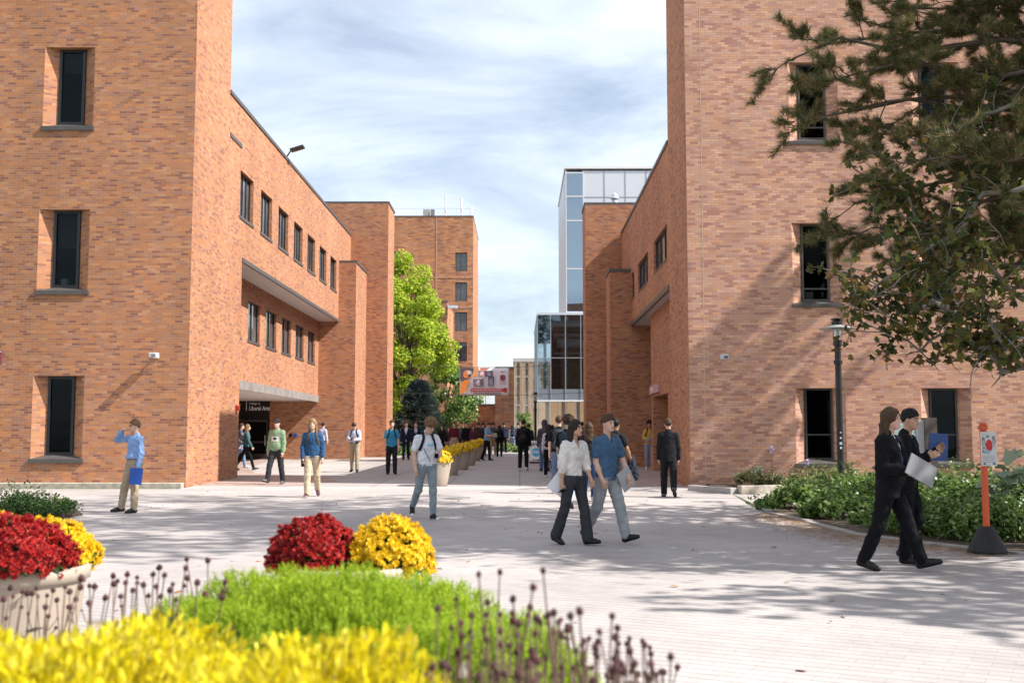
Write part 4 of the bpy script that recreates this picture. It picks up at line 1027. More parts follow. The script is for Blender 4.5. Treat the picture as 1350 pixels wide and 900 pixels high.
# juniper mounds (lime green)
mound('juniper', 'bright green juniper mound in front of the red and yellow flowers', 'shrub', (-.66, 3.85), .86, .62, .885, 34000, (SV_, SF_), .037, M_jun, 1)
mound('juniper', 'bright green juniper lobe sloping down to the right beside the dried seed heads', 'shrub', (-.14, 3.3), .50, .50, .81, 20000, (SV_, SF_), .037, M_jun, 2)
# yellow shrubs, close to the lens
UPL = ([(0, 0, 0), (.20, .02, .30), (.17, .04, .72), (0, .0, 1.05), (-.17, .04, .72), (-.20, .02, .30)], [(0, 1, 2, 3), (0, 3, 4, 5)])
mound('golden_shrub', 'golden yellow shrub filling the bottom left corner of the picture', 'shrub', (-1.06, 2.45), .66, .42, .93, 22000, UPL, .028, M_yellow, 5, .6)
mound('golden_shrub', 'golden yellow shrub at the bottom centre left, nearest the camera', 'shrub', (-.44, 2.38), .50, .36, .925, 18000, UPL, .027, M_yellow, 6, .6)
mound('golden_shrub', 'golden yellow shrub tuft rising behind, between flowers and corner', 'shrub', (-.92, 2.80), .44, .28, .90, 10000, UPL, .028, M_yellow, 7, .6)
M_seed = plain('seed_head', (.075, .028, .030), .95, .4, 30, bumpy=1, bscale=120); M_dry = plain('dry_stem', (.17, .11, .085), .9, .35)
M_dryl = leaf_mat('dry_leaves', [(.10, .07, .05), (.20, .16, .12), (.32, .28, .24), (.08, .12, .03)], .3)
def seedplant(x, y, z0, tops, label, group, seed, leaves=70):
    random.seed(seed); t = empty('coneflower', (x, y, z0), label, 'plant', group); b = MB(); LP = []; first = True
    for (tx, ty, tz, r) in tops:
        m = Vector((x*.45+tx*.55+random.gauss(0, .015), y*.5+ty*.5, z0+(tz-z0)*.55)); top = Vector((tx, ty, tz))
        b.tube([(x+random.gauss(0, .07), y+random.gauss(0, .06), z0-.02), m+Vector((random.gauss(0, .05), random.gauss(0, .03), 0)), m.lerp(top, .6)+Vector((random.gauss(0, .016), 0, 0)), top], [.004, .0032, .0026, .0022], 5)
        s = MB(); c = (tx, ty, tz); s.lathe([(0, -r*.9), (r*.7, -r*.6), (r*1.0, 0), (r*.85, r*.6), (r*.45, r*1.05), (0, r*1.2)], c, 9); 
        vv = [Vector(v) for v in s.v]; s.v = [tuple(Vector(c)+(v-Vector(c))*(1+random.uniform(-.16, .22))) for v in vv]
        s.build('seed_head', M_seed, t)
        for j in range(random.randint(2, 5)): LP.append(m.lerp(top, random.uniform(-.9, .75)))
        if random.random() < .6:      # a side shoot with a smaller head
            k0 = m.lerp(top, random.uniform(.2, .7)); t2 = k0+Vector((random.gauss(0, .035), random.gauss(0, .03), random.uniform(.02, .06)))
            b.tube([k0, k0.lerp(t2, .5)+Vector((0, 0, -.004)), t2], [.0022, .002, .0018], 5); r2 = r*random.uniform(.55, .85)
            s2 = MB(); s2.lathe([(0, -r2), (r2*.8, -r2*.5), (r2, r2*.1), (r2*.6, r2*.9), (0, r2*1.2)], tuple(t2), 8); s2.build('seed_head', M_seed, t)
    for j in range(leaves): LP.append(Vector((x+random.gauss(0, .07), y+random.gauss(0, .06), z0+random.uniform(.15, .6)*(tops[0][2]-z0)/.9)))
    b.build('stems', M_dry, t)
    scatter('dry_leaves', *OVAL, np.array(LP), frames(rng.normal(size=(len(LP), 3))), rng.uniform(.03, .075, len(LP)), M_dryl, t)
pos_words = ['far left', 'left', 'centre left', 'centre', 'centre right', 'right', 'far right']
def seedgroup(heads, Y0, side, group, seed, nplants, r=.008):
    random.seed(seed); heads = sorted(heads); k = len(heads); per = math.ceil(k/nplants)
    for i in range(0, k, per):
        hs = heads[i:i+per]; tops = []
        for (px, py, dy) in hs:
            p = atY(px, py, Y0+dy); tops.append((p.x, p.y, p.z, r*random.uniform(.75, 1.2)))
        cx = sum(t[0] for t in tops)/len(tops); n = i//per
        seedplant(cx, Y0+random.uniform(-.1, .1), .05, tops, 'dried coneflower %s, %s from the left' % (side, names[n] if n < 8 else 'last'), group, seed+n)
rs = random.Random(4)
rh = [(631, 757), (659, 754), (716, 752), (703, 774), (602, 790), (577, 802), (643, 794), (676, 790), (675, 808), (622, 811), (699, 800), (696, 811), (724, 810), (752, 812), (764, 806), (807, 812), (723, 822), (748, 830), (790, 833), (814, 828), (812, 840), (748, 842), (770, 845), (788, 846), (829, 846), (830, 858), (847, 845), (858, 862), (811, 868), (820, 876), (836, 875), (841, 889), (871, 885), (893, 880), (784, 862), (769, 862), (736, 820), (738, 835), (760, 858), (706, 835), (684, 822), (641, 842), (660, 850), (700, 858), (720, 868), (740, 880), (780, 880), (800, 890), (858, 894), (682, 838), (620, 832)]
for k in range(46):
    a = rs.uniform(590, 885); rh.append((a, rs.uniform(max(800, 815+(a-760)*.35 if a > 760 else 800), 895)))
rh = [(a, b, rs.uniform(-.25, .3)) for a, b in rh]
seedgroup(rh, 2.75, 'at the bottom right of the green juniper', 'dried coneflowers beside the juniper', 300, 8)
rh2 = [(rs.uniform(560, 850), rs.uniform(850, 900), rs.uniform(-.4, .2)) for i in range(22)]
seedgroup(rh2, 2.3, 'low in the bottom centre', 'dried coneflowers at the bottom edge', 330, 4)
lh = [(246, 737), (274, 739), (210, 748), (245, 749), (149, 759), (168, 757), (181, 761), (202, 757), (217, 758), (150, 770), (166, 768), (181, 768), (189, 771), (206, 773), (228, 770), (247, 762), (260, 768), (243, 772), (224, 778), (270, 783), (297, 767), (295, 779), (293, 787), (139, 788), (155, 766), (175, 778), (106, 774), (118, 772), (125, 773), (107, 762), (86, 774), (70, 778), (62, 785), (48, 775), (50, 786), (37, 782), (30, 780), (43, 782), (92, 780), (17, 786), (75, 791), (100, 790), (28, 800), (60, 800), (8, 815), (90, 800), (117, 795), (64, 812), (212, 786), (232, 790), (196, 785), (159, 786), (5, 790), (14, 775)]
lh = [(a, b, rs.uniform(-.3, .4)) for a, b in lh]
seedgroup(lh, 3.7, 'at the lower left in front of the planter', 'dried coneflowers in front of the left planter', 360, 8, .009)

# fallen leaves and pine needles on the paving
n = 170; P = []
while len(P) < n:
    x, y = random.uniform(-8, 8), random.uniform(5.5, 28)
    if x < 6-.0*(y): P.append((x, y, gz(y)+.006))
d = np.array([(random.gauss(0, .25), random.gauss(0, .25), 1) for _ in P])
M_fall = leaf_mat('fallen_leaf', [(.30, .16, .06), (.22, .10, .04), (.42, .26, .10), (.12, .07, .04)], 0)
tag(scatter('fallen_leaves', *OVAL, np.array(P), frames(d), rng.uniform(.05, .11, n), M_fall), kind='stuff')
n = 9000; P = np.zeros((n, 3)); ei = rng.integers(0, len(e1)-1, n); tt = rng.uniform(0, 1, n); off = np.abs(rng.normal(size=n))*.55-.1
ea = np.array([tuple(p) for p in e1])
c_ = ea[ei]*(1-tt[:, None])+ea[ei+1]*tt[:, None]; P[:, 0] = c_[:, 0]-off*.8-.1; P[:, 1] = c_[:, 1]-off*.7; P[:, 2] = [gz(y)+.006 for y in P[:, 1]]
NL = ([(-.03, 0, 0), (.03, 0, 0), (.03, 1, .02), (-.03, 1, .02)], [(0, 1, 2, 3)])
d = rng.normal(size=(n, 3))*.12; d[:, 2] += 1
tag(scatter('pine_litter', *NL, P, frames(d), rng.uniform(.05, .11, n), leaf_mat('dead_needles', [(.36, .20, .09), (.26, .14, .06), (.45, .28, .14)], 0)), kind='stuff')
# ================================================================ people (distance fields turned into smooth skins)
def V3(*a): return np.array(a, float)
def nrm(v): return v/(np.linalg.norm(v)+1e-9)
def bounds(prims, pad):
    lo = np.full(3, 9.); hi = np.full(3, -9.)
    for p in prims:
        if p[0] == 'c': _, a, b, ra, rb, k, sq, op = p; r = max(ra, rb); L = np.minimum(a, b)-r*np.maximum(1, sq); U = np.maximum(a, b)+r*np.maximum(1, sq)
        else: _, c, r, M, k, op = p; r_ = max(r); L = c-r_; U = c+r_
        if op == 'u': lo = np.minimum(lo, L); hi = np.maximum(hi, U)
    return lo-pad, hi+pad
def field(prims, vx, cut=None, grow=0.0, noise_a=0.0, post=None, pad=.03, nf=1.0):
    lo, hi = bounds(prims, pad+max(0, grow)); n = np.ceil((hi-lo)/vx).astype(int)+1
    ax = [lo[i]+np.arange(n[i])*vx for i in range(3)]
    A = np.full(n, .2, np.float32)
    for p in prims:
        if p[0] == 'c':
            _, a, b, ra, rb, k, sq, op = p; r = max(ra, rb)*max(1, max(sq))+.05
            L = np.minimum(a, b)-r; U = np.maximum(a, b)+r
        else:
            _, c, rr, M, k, op = p; L = c-max(rr)-.05; U = c+max(rr)+.05
        i0 = np.clip(np.floor((L-lo)/vx).astype(int), 0, n); i1 = np.clip(np.ceil((U-lo)/vx).astype(int)+1, 0, n)
        if np.any(i1 <= i0): continue
        sl = tuple(slice(i0[i], i1[i]) for i in range(3))
        X = ax[0][sl[0]][:, None, None]; Y = ax[1][sl[1]][None, :, None]; Z = ax[2][sl[2]][None, None, :]
        if p[0] == 'c':
            ba = (b-a)/sq; x, y, z = (X-a[0])/sq[0], (Y-a[1])/sq[1], (Z-a[2])/sq[2]
            t = np.clip((x*ba[0]+y*ba[1]+z*ba[2])/(ba@ba+1e-9), 0, 1)
            d = np.sqrt((x-t*ba[0])**2+(y-t*ba[1])**2+(z-t*ba[2])**2)-(ra+t*(rb-ra))
            d = d*(min(sq)*.5+.5)
        else:
            x, y, z = X-c[0], Y-c[1], Z-c[2]
            q = [M[0, i]*x+M[1, i]*y+M[2, i]*z for i in range(3)]
            k0 = np.sqrt(sum((q[i]/rr[i])**2 for i in range(3))); k1 = np.sqrt(sum((q[i]/rr[i]**2)**2 for i in range(3)))+1e-6
            d = k0*(k0-1)/k1
        cur = A[sl]
        if op == 'u':
            h = np.clip(.5+.5*(cur-d)/k, 0, 1); A[sl] = cur*(1-h)+d*h-k*h*(1-h)
        else:
            nd = -d; h = np.clip(.5-.5*(cur-nd)/k, 0, 1); A[sl] = cur*(1-h)+nd*h+k*h*(1-h)
    X = ax[0][:, None, None]; Y = ax[1][None, :, None]; Z = ax[2][None, None, :]
    A -= grow
    if noise_a:
        A += noise_a*(np.sin(31*nf*Z+6*np.sin(13*X+3)+5*np.sin(11*Y))*np.sin(14*X+9*Y+5*np.sin(9*Z))).astype(np.float32)
        A += noise_a*.6*(np.sin(67*nf*Z+40*X+4*np.sin(31*Y))*np.sin(38*Y-29*X+3)).astype(np.float32)
    if cut is not None: A = np.maximum(A, cut(X, Y, Z))
    if post is not None: A = post(A, X, Y, Z)
    A[0] = A[-1] = .05; A[:, 0] = A[:, -1] = .05; A[:, :, 0] = A[:, :, -1] = .05
    return A, lo
_E = [((0, 0, 0), (1, 0, 0)), ((0, 1, 0), (1, 1, 0)), ((0, 0, 1), (1, 0, 1)), ((0, 1, 1), (1, 1, 1)), ((0, 0, 0), (0, 1, 0)), ((1, 0, 0), (1, 1, 0)), ((0, 0, 1), (0, 1, 1)), ((1, 0, 1), (1, 1, 1)),
      ((0, 0, 0), (0, 0, 1)), ((1, 0, 0), (1, 0, 1)), ((0, 1, 0), (0, 1, 1)), ((1, 1, 0), (1, 1, 1))]
def nets(A, lo, vx):
    S = A < 0; n = np.array(A.shape)
    c = np.zeros(n-1, np.int8)
    for i in (0, 1):
        for j in (0, 1):
            for k in (0, 1): c += S[i:n[0]-1+i, j:n[1]-1+j, k:n[2]-1+k]
    I = np.nonzero((c > 0) & (c < 8)); m = len(I[0])
    if m == 0: return np.zeros((0, 3)), np.zeros((0, 4), int)
    idx = np.full(n-1, -1, np.int64); idx[I] = np.arange(m)
    P = np.zeros((m, 3)); W_ = np.zeros(m)
    for a, b in _E:
        va = A[I[0]+a[0], I[1]+a[1], I[2]+a[2]]; vb = A[I[0]+b[0], I[1]+b[1], I[2]+b[2]]
        ok = (va < 0) != (vb < 0); t = np.where(ok, va/np.where(ok, va-vb, 1), 0)
        for q in range(3): P[:, q] += ok*(a[q]+t*(b[q]-a[q]))
        W_ += ok
    P /= W_[:, None]; P = lo+(np.stack(I, 1)+P)*vx
    Fs = []
    for axis in range(3):
        s0 = [slice(0, n[i]-1) if i == axis else slice(1, n[i]-1) for i in range(3)]
        s1 = list(s0); s1[axis] = slice(1, n[axis])
        a, b = S[tuple(s0)], S[tuple(s1)]; J = np.nonzero(a != b)
        g = [J[i]+(0 if i == axis else 1) for i in range(3)]
        o1, o2 = [(1, 2), (2, 0), (0, 1)][axis]
        def cell(d1, d2):
            h = list(g); h[o1] = h[o1]-d1; h[o2] = h[o2]-d2; return idx[h[0], h[1], h[2]]
        q = np.stack([cell(1, 1), cell(0, 1), cell(0, 0), cell(1, 0)], 1)
        fl = b[J]; q[fl] = q[fl][:, ::-1]; Fs.append(q)
    F_ = np.concatenate(Fs); F_ = F_[(F_ >= 0).all(1)]
    return P, F_
def skin(name, prims, vx, mats, parent, sc_, dz, cut=None, grow=0, noise_a=0, mat_fn=None, post=None, nf=1.0):
    A, lo = field(prims, vx, cut, grow, noise_a, post, nf=nf); P, Fq = nets(A, lo, vx)
    if len(P) == 0: return None
    mi = None
    if mat_fn is not None: mi = mat_fn(P[Fq].mean(1)).astype(np.int32)
    P = P.copy(); P[:, 2] += dz; P *= sc_
    return np_mesh(name, P, Fq.ravel(), np.full(len(Fq), 4), mats, mi, parent, True, local=True)
def C(a, b, ra, rb, k=.02, sq=(1, 1, 1), op='u'): return ('c', np.array(a, float), np.array(b, float), ra, rb, k, np.array(sq, float), op)
def El(c, r, M=np.eye(3), k=.02, op='u'): return ('e', np.array(c, float), tuple(r), M, k, op)
def rotx(a): c, s = math.cos(a), math.sin(a); return np.array([[1, 0, 0], [0, c, -s], [0, s, c]])
def rotz_(a): c, s = math.cos(a), math.sin(a); return np.array([[c, -s, 0], [s, c, 0], [0, 0, 1]])

SKINS = {'l': (.62, .38, .28), 't': (.50, .29, .19), 'm': (.36, .20, .12), 'd': (.12, .065, .04)}
HAIR = {'brown': (.065, .036, .020), 'dark': (.022, .016, .014), 'black': (.010, .009, .010), 'blond': (.26, .165, .08), 'light': (.20, .12, .06), 'curlbrown': (.15, .08, .04)}
def skin_mat(k):
    c = SKINS[k]; key = ('skin', k)
    if key not in _pm:
        m = plain('skin', c, .5, .07, 14, spec=.4); b = m.node_tree.nodes['Principled BSDF']
        b.inputs['Subsurface Weight'].default_value = .12; b.inputs['Subsurface Radius'].default_value = (.02, .008, .004); b.inputs['Subsurface Scale'].default_value = .3
        _pm[key] = m
    return _pm[key]
def cloth(c, rough=.92, kind='knit'):
    key = ('cloth', tuple(c), kind)
    if key not in _pm:
        m = plain('fabric', c, rough, .14, 7, spec=.2, bumpy=.35, bscale=260 if kind == 'knit' else 120)
        b = m.node_tree.nodes['Principled BSDF']; b.inputs['Sheen Weight'].default_value = .0 if sum(c) < .15 else .12; b.inputs['Sheen Roughness'].default_value = .5
        _pm[key] = m
    return _pm[key]
def hair_mat(k):
    key = ('hair', k)
    if key not in _pm: _pm[key] = plain('hair', HAIR[k], .6, .35, 60, spec=.22, bumpy=.6, bscale=150)
    return _pm[key]
M_eye = plain('eye_dark', (.03, .02, .018), .3); M_eyew = plain('eye_white', (.42, .38, .35), .4); M_lip = plain('lips', (.42, .16, .13), .5); M_sole = plain('rubber_sole', (.72, .71, .68), .7)
M_shoe = plain('black_leather', (.009, .008, .008), .42, .2, spec=.3); M_zip = plain('zip_grey', (.25, .25, .26), .5)

def person(px, py, rz, label, H=1.77, girl=False, Y=None, skin_='l', hair=('short', 'brown'), legs=((12, 8), (-14, 22)), arms=None, lean=3, head=(0, 0),
           top=('tee', (.1, .2, .4)), bot=((.02, .02, .022), 1.0), shoe=((.012, .011, .011), None), pack=None, vx=None, glasses=False, items=(), group=None, hem=.90, feet=(0, 0), apex=(.0, .0), bulk=1.0, twist=0, sit=False, seat=None):
    g = G(px, py)
    if Y is not None: g = Vector((atY(px, 570, Y).x, Y, gz(Y)))
    if vx is None: vx = min(.019, max(.0062, g.y*.00042))
    near = vx < .0105
    loc = (g.x, g.y, g.z); t = empty('person', loc, label, 'person', group, R(rz)); s_ = H/1.78
    L_ = R(lean)
    def T(x, y, z):
        y2 = y*math.cos(L_)-(z-.95)*math.sin(L_); z2 = .95+y*math.sin(L_)+(z-.95)*math.cos(L_); return V3(x, y2, z2)
    w = (.90 if girl else 1.0)*bulk
    # --- legs ; index 0 = person's left (+x)
    J = {}; lp = []
    for i, sd in enumerate((1, -1)):
        tp, kb = legs[i][:2]; ab = legs[i][2] if len(legs[i]) > 2 else 2
        hip = V3(sd*.09*(1.05 if girl else 1), 0, .93)
        d = V3(sd*math.sin(R(ab)), -math.sin(R(tp)), -math.cos(R(tp))); kn = hip+.44*nrm(d)
        q = tp-kb; d2 = V3(sd*math.sin(R(ab*.5)), -math.sin(R(q)), -math.cos(R(q))); an = kn+.41*nrm(d2)
        fp = R(feet[i]); fd = V3(sd*.18, -math.cos(fp), -math.sin(fp)); fd = nrm(fd); fu = V3(0, -math.sin(fp), math.cos(fp))
        J['hip%d' % i], J['kn%d' % i], J['an%d' % i], J['fd%d' % i], J['fu%d' % i] = hip, kn, an, fd, fu
    zmin = min(min((J['an%d' % i]-.05*J['fd%d' % i]-.085*J['fu%d' % i])[2], (J['an%d' % i]+.18*J['fd%d' % i]-.085*J['fu%d' % i])[2]) for i in (0, 1))
    dz = -zmin
    if sit: dz = seat/s_-.93+.10
    # --- arms
    arms = arms or (((.14, .10, -1), (.02, .30, -1)), ((.14, -.15, -1), (.02, .12, -1)))
    shw = .168*w
    for i, sd in enumerate((1, -1)):
        ua, fa = arms[i][:2]
        tz = R(twist)
        def rt(v): return V3(v[0]*math.cos(tz)-v[1]*math.sin(tz), v[0]*math.sin(tz)+v[1]*math.cos(tz), v[2])
        J['sh%d' % i] = T(*rt(V3(sd*shw, .01, 1.405)))
        J['el%d' % i] = J['sh%d' % i]+.285*rt(nrm(V3(sd*ua[0], -ua[1], ua[2])))
        fdv = rt(nrm(V3(sd*fa[0], -fa[1], fa[2]))); J['wr%d' % i] = J['el%d' % i]+.255*fdv; J['hd%d' % i] = nrm(fdv+V3(0, 0, -.12) if fa[2] < 0 else fdv)
        if len(arms[i]) > 2: h_ = arms[i][2]; J['hd%d' % i] = rt(nrm(V3(sd*h_[0], -h_[1], h_[2])))
    # --- head
    hy, hp = R(head[0]), R(head[1]); HM = rotz_(hy)@rotx(hp+L_*.4); hc0 = T(0, .012, 1.50)
    def HT(x, y, z): return hc0+HM@V3(x, y-.025, z+.155)
    def hl(P): return (P-hc0)@HM-V3(0, -.025, .155)
    fs = .94 if girl else 1.0
    head_p = [El(HT(0, .012, .022), (.074*fs, .094*fs, .098*fs), HM, .02), El(HT(0, -.030, -.045), (.056*fs, .062, .066*fs), HM, .03), C(HT(-.014, -.075, -.088), HT(.014, -.075, -.088), .018, .018, .02),
              C(hc0+V3(0, .012, -.07), HT(0, .01, -.06), .052*w, .050*w, .03)]
    if near:
        head_p += [C(HT(0, -.086, .008), HT(0, -.106, -.026), .007, .0125, .010), El(HT(.077*fs, .008, -.008), (.010, .019, .030), HM, .008), El(HT(-.077*fs, .008, -.008), (.010, .019, .030), HM, .008),
                   C(HT(-.030, -.078, .030), HT(.030, -.078, .030), .010, .010, .015), El(HT(.031, -.098, .008), (.016, .012, .009), HM, .008, 's'), El(HT(-.031, -.098, .008), (.016, .012, .009), HM, .008, 's'),
                   C(HT(-.016, -.083, -.058), HT(.016, -.083, -.058), .0085, .0085, .008), El(HT(.031, -.074, .007), (.015, .014, .010), HM, .004), El(HT(-.031, -.074, .007), (.015, .014, .010), HM, .004)]
    else:
        head_p += [C(HT(0, -.086, .005), HT(0, -.103, -.022), .010, .015, .012), El(HT(.075*fs, .008, -.008), (.014, .022, .032), HM, .01), El(HT(-.075*fs, .008, -.008), (.014, .022, .032), HM, .01)]
    def hand(i, sd):
        wr, d = J['wr%d' % i], J['hd%d' % i]
        s = V3(0, -1, 0)-d*(V3(0, -1, 0)@d)
        if np.linalg.norm(s) < .45: s = V3(0, 0, 1)-d*d[2]
        s = nrm(s); n_ = np.cross(d, s); n_ = n_*(1 if n_@V3(-sd, 0, 0) >= 0 else -1)
        if abs(d[2]) < .6: n_ = n_*(1 if n_[2] < .5 else -1)
        hs = 1.0 if not girl else .92; f = 1.0 if near else 1.25; o = []
        o.append(C(wr-.02*d, wr+.03*d, .026*hs, .028*hs, .02))
        for j in range(4):
            u = (j-1.5)*.0195*hs; b0 = wr+d*.035+s*u*.8; b1 = wr+d*.085*hs+s*u
            o.append(C(b0, b1, .015*f*hs, .0125*f*hs, .014))
            ln = (.036, .042, .039, .030)[j]*hs; cu = .35+.08*j; e1_ = b1+ln*nrm(d*math.cos(cu)+n_*math.sin(cu)); cu2 = 1.0+.1*j
            e2 = e1_+ln*.85*nrm(d*math.cos(cu2)+n_*math.sin(cu2))
            o.append(C(b1, e1_, .0098*f, .0090*f, .005)); o.append(C(e1_, e2, .0090*f, .0075*f, .005))
        tb = wr+d*.022+s*.022*hs*-1 if False else wr+d*.020+s*.022*hs
        t1 = tb+.042*hs*nrm(d*.65+s*.65+n_*.35); o.append(C(tb, t1, .014*f, .0105*f, .010)); o.append(C(t1, t1+.030*hs*nrm(d*.95+s*.15+n_*.3), .0105*f, .008*f, .005))
        return o
    body = list(head_p)
    body += [C(hc0+V3(0, .012, -.07), T(0, .02, 1.40), .055*w, .07, .04), C(T(-.10*w, .01, 1.385), T(.10*w, .01, 1.385), .050, .050, .04, (1, .9, 1)), C(T(0, .01, 1.02), T(0, .0, 1.30), .10*w, .125*w, .05, (1, .68, 1)), C(T(0, .0, .95), T(0, .01, 1.04), .10*w, .095*w, .05, (1, .75, 1))]
    for i, sd in enumerate((1, -1)):
        body += [C(J['sh%d' % i], J['el%d' % i], .047*w, .037*w, .03), C(J['el%d' % i], J['el%d' % i]*.6+J['wr%d' % i]*.4, .037*w, .038*w, .02), C(J['el%d' % i]*.6+J['wr%d' % i]*.4, J['wr%d' % i], .038*w, .025*w, .02)]
        body += hand(i, sd)
        body += [C(J['hip%d' % i], J['kn%d' % i], .066*w, .046, .02), C(J['kn%d' % i], J['an%d' % i], .048, .034, .02), C(J['an%d' % i], J['an%d' % i]+.10*J['fd%d' % i]-.045*J['fu%d' % i], .034, .026, .02)]
    SM = skin_mat(skin_); HMt = hair_mat(hair[1])
    def face(Pc):
        m = np.zeros(len(Pc), int); q = hl(Pc)
        ex = np.abs(np.abs(q[:, 0])-.031)
        f = q[:, 1] < -.060
        if glasses: m[(ex < .024) & (np.abs(q[:, 2]-.006) < .015) & f] = 1; m[(np.abs(q[:, 0]) < .07) & (np.abs(q[:, 2]-.014) < .004) & (q[:, 1] < -.02)] = 1
        else:
            m[(ex < .010) & (np.abs(q[:, 2]-.007) < .0042) & f] = 3; m[(ex < .0066) & (np.abs(q[:, 2]-.007) < .0062) & f] = 1
            m[(ex < .016) & (np.abs(q[:, 2]-.0145) < .0026) & f] = 1
        m[(ex < .019) & (np.abs(q[:, 2]-.031-.1*(.02-ex)) < .0042) & f] = 4
        m[(np.abs(q[:, 0]) < .023) & (np.abs(q[:, 2]+.058) < .0065) & (q[:, 1] < -.07)] = 2
        return m
    def face_far(Pc):
        m = np.zeros(len(Pc), int); q = hl(Pc); ex = np.abs(np.abs(q[:, 0])-.031); f = q[:, 1] < -.055
        m[(ex < .016) & (np.abs(q[:, 2]-.012) < vx*.55) & f] = 4
        if glasses: m[(np.abs(q[:, 0]) < .06) & (np.abs(q[:, 2]-.010) < .014) & f] = 1
        return m
    skin('body', body, vx, [SM, M_eye, M_lip, M_eyew, HMt], t, s_, dz, mat_fn=face if near else face_far)
    # --- hair
    hs, hk = hair
    def cutshort(a=.65, z0=0.0, lo=-.085):
        def f(X, Y, Z):
            x, y, z = X-hc0[0], Y-hc0[1], Z-hc0[2]
            q = [HM[0, i]*x+HM[1, i]*y+HM[2, i]*z for i in range(3)]
            qy, qz = q[1]+.025, q[2]-.155
            return np.maximum(-(qz-z0+a*qy)*.8, lo-qz)
        return f
    if hs in ('short', 'crew'):
        th = .016 if hs == 'short' else .008
        hp_ = [El(HT(0, .016, .028), (.076*fs+th, .096*fs+th, .098*fs+th), HM)]
        if hs == 'short':
            rr = np.random.default_rng(int(px)); th0 = [El(HT(0, .016, .026), (.076*fs+.007, .096*fs+.008, .098*fs+.010), HM)]; hp_ = th0
            for k in range(70):
                d = nrm(rr.normal(size=3)); d[2] = abs(d[2])*1.2-.2
                if d[1] < -.5 and d[2] < .45: continue
                a = V3(d[0]*.078, .016+d[1]*.098, .030+d[2]*.102); tg = nrm(V3(rr.normal()*.5+.3, -.9+rr.normal()*.4, -.25*(1-d[2])+rr.normal()*.2)); tg = tg-d*(tg@d)*.8
                hp_.append(C(HT(*a), HT(*(a+tg*.045)), .0145, .008, .007))
        skin('hair', hp_, vx, HMt, t, s_, dz, cutshort(.62, .002), noise_a=.002 if hs == 'short' else .001, nf=2.2)
    elif hs == 'curly':
        hp_ = [El(HT(0, .01, .045), (.108, .122, .112), HM), C(HT(-.05, -.07, .085), HT(.05, -.07, .085), .035, .035, .03), C(HT(.07, .0, .0), HT(-.07, .0, .0), .03, .03, .02)]
        rr = np.random.default_rng(3)
        for k in range(60):
            d = nrm(rr.normal(size=3)); d[2] = abs(d[2])*1.1-.15; q = HT(d[0]*.105, .01+d[1]*.115, .045+d[2]*.11); hp_.append(El(q, (.026,)*3, HM, .006))
        skin('hair', hp_, vx, HMt, t, s_, dz, cutshort(.55, -.012), noise_a=.004, nf=2.2)
    elif hs in ('long', 'bob', 'tail', 'wavy'):
        ln = {'long': .34, 'bob': .15, 'tail': .0, 'wavy': .24}[hs]
        hp_ = [El(HT(0, .018, .026), (.090*fs, .108*fs, .112*fs), HM)]
        if ln:
            for a in (-.06, -.03, 0, .03, .06):
                e = hc0+V3(a*1.25, .075+.02*(abs(a) < .04), .09-ln*.9)
                hp_.append(C(HT(a, .05, .02), HT(a, .075, -.07), .036, .036, .03)); hp_.append(C(HT(a, .07, -.07), e, .036, .026, .03))
            for sd in (1, -1):
                hp_.append(C(HT(sd*.07, .01, .03), HT(sd*.075, .02, -.07), .022, .024, .02)); hp_.append(C(HT(sd*.075, .02, -.07), hc0+V3(sd*.088, .0, .07-ln*.8), .026, .018, .02))
        elif hs == 'tail': hp_ += [C(HT(0, .10, .05), HT(0, .14, -.02), .03, .035, .02), C(HT(0, .14, -.02), HT(0, .125, -.17), .034, .018, .02)]
        op = [El(HT(0, -.098, -.020), (.060, .072, .088), HM, .012, 's')]
        def cut(X, Y, Z):
            x, y, z = X-hc0[0], Y-hc0[1], Z-hc0[2]
            q = [HM[0, i]*x+HM[1, i]*y+HM[2, i]*z for i in range(3)]
            return np.where((q[2]-.155 < -.10) & (q[1]+.025 < -.03), .05, -.2)+0*q[0]
        skin('hair', hp_+op, vx, HMt, t, s_, dz, cut, noise_a=.0045 if hs != 'tail' else .002, nf=.7)
    elif hs == 'cap':
        skin('hair', [El(HT(0, .018, .022), (.083, .102, .098), HM)], vx, HMt, t, s_, dz, cutshort(.55, -.01))
        cp = [El(HT(0, .012, .040), (.088, .108, .100), HM), C(HT(-.035, -.10, .060), HT(.035, -.10, .060), .03, .03, .02, (1, 1, .3)), C(HT(-.025, -.145, .052), HT(.025, -.145, .052), .028, .028, .02, (1, 1, .3))]
        skin('cap', cp, vx, cm((.012, .012, .016)), t, s_, dz, cutshort(0, .045))
    elif hs == 'hood':
        cp = [El(HT(0, .025, .015), (.112, .130, .135), HM), C(HT(0, .06, -.08), T(0, .06, 1.44), .085, .10, .04), El(HT(0, -.13, -.01), (.072, .085, .098), HM, .01, 's')]
        skin('hair', [El(HT(0, .012, .030), (.080, .100, .100), HM)], vx, HMt, t, s_, dz, cutshort(.6, .0))
        skin('hood', cp, vx, cloth(top[1]), t, s_, dz, noise_a=.003)
    # --- top
    kind, tc_ = top[:2]; jacket = kind in ('suit', 'blazer'); th = .020 if jacket else (.016 if kind in ('sweat', 'hoodie', 'jacket') else .010)
    longs = kind in ('shirt', 'sweat', 'hoodie', 'suit', 'blazer', 'jacket', 'long'); hem_ = hem-(.10 if jacket else 0)
    bw = .015 if (not girl) else 0
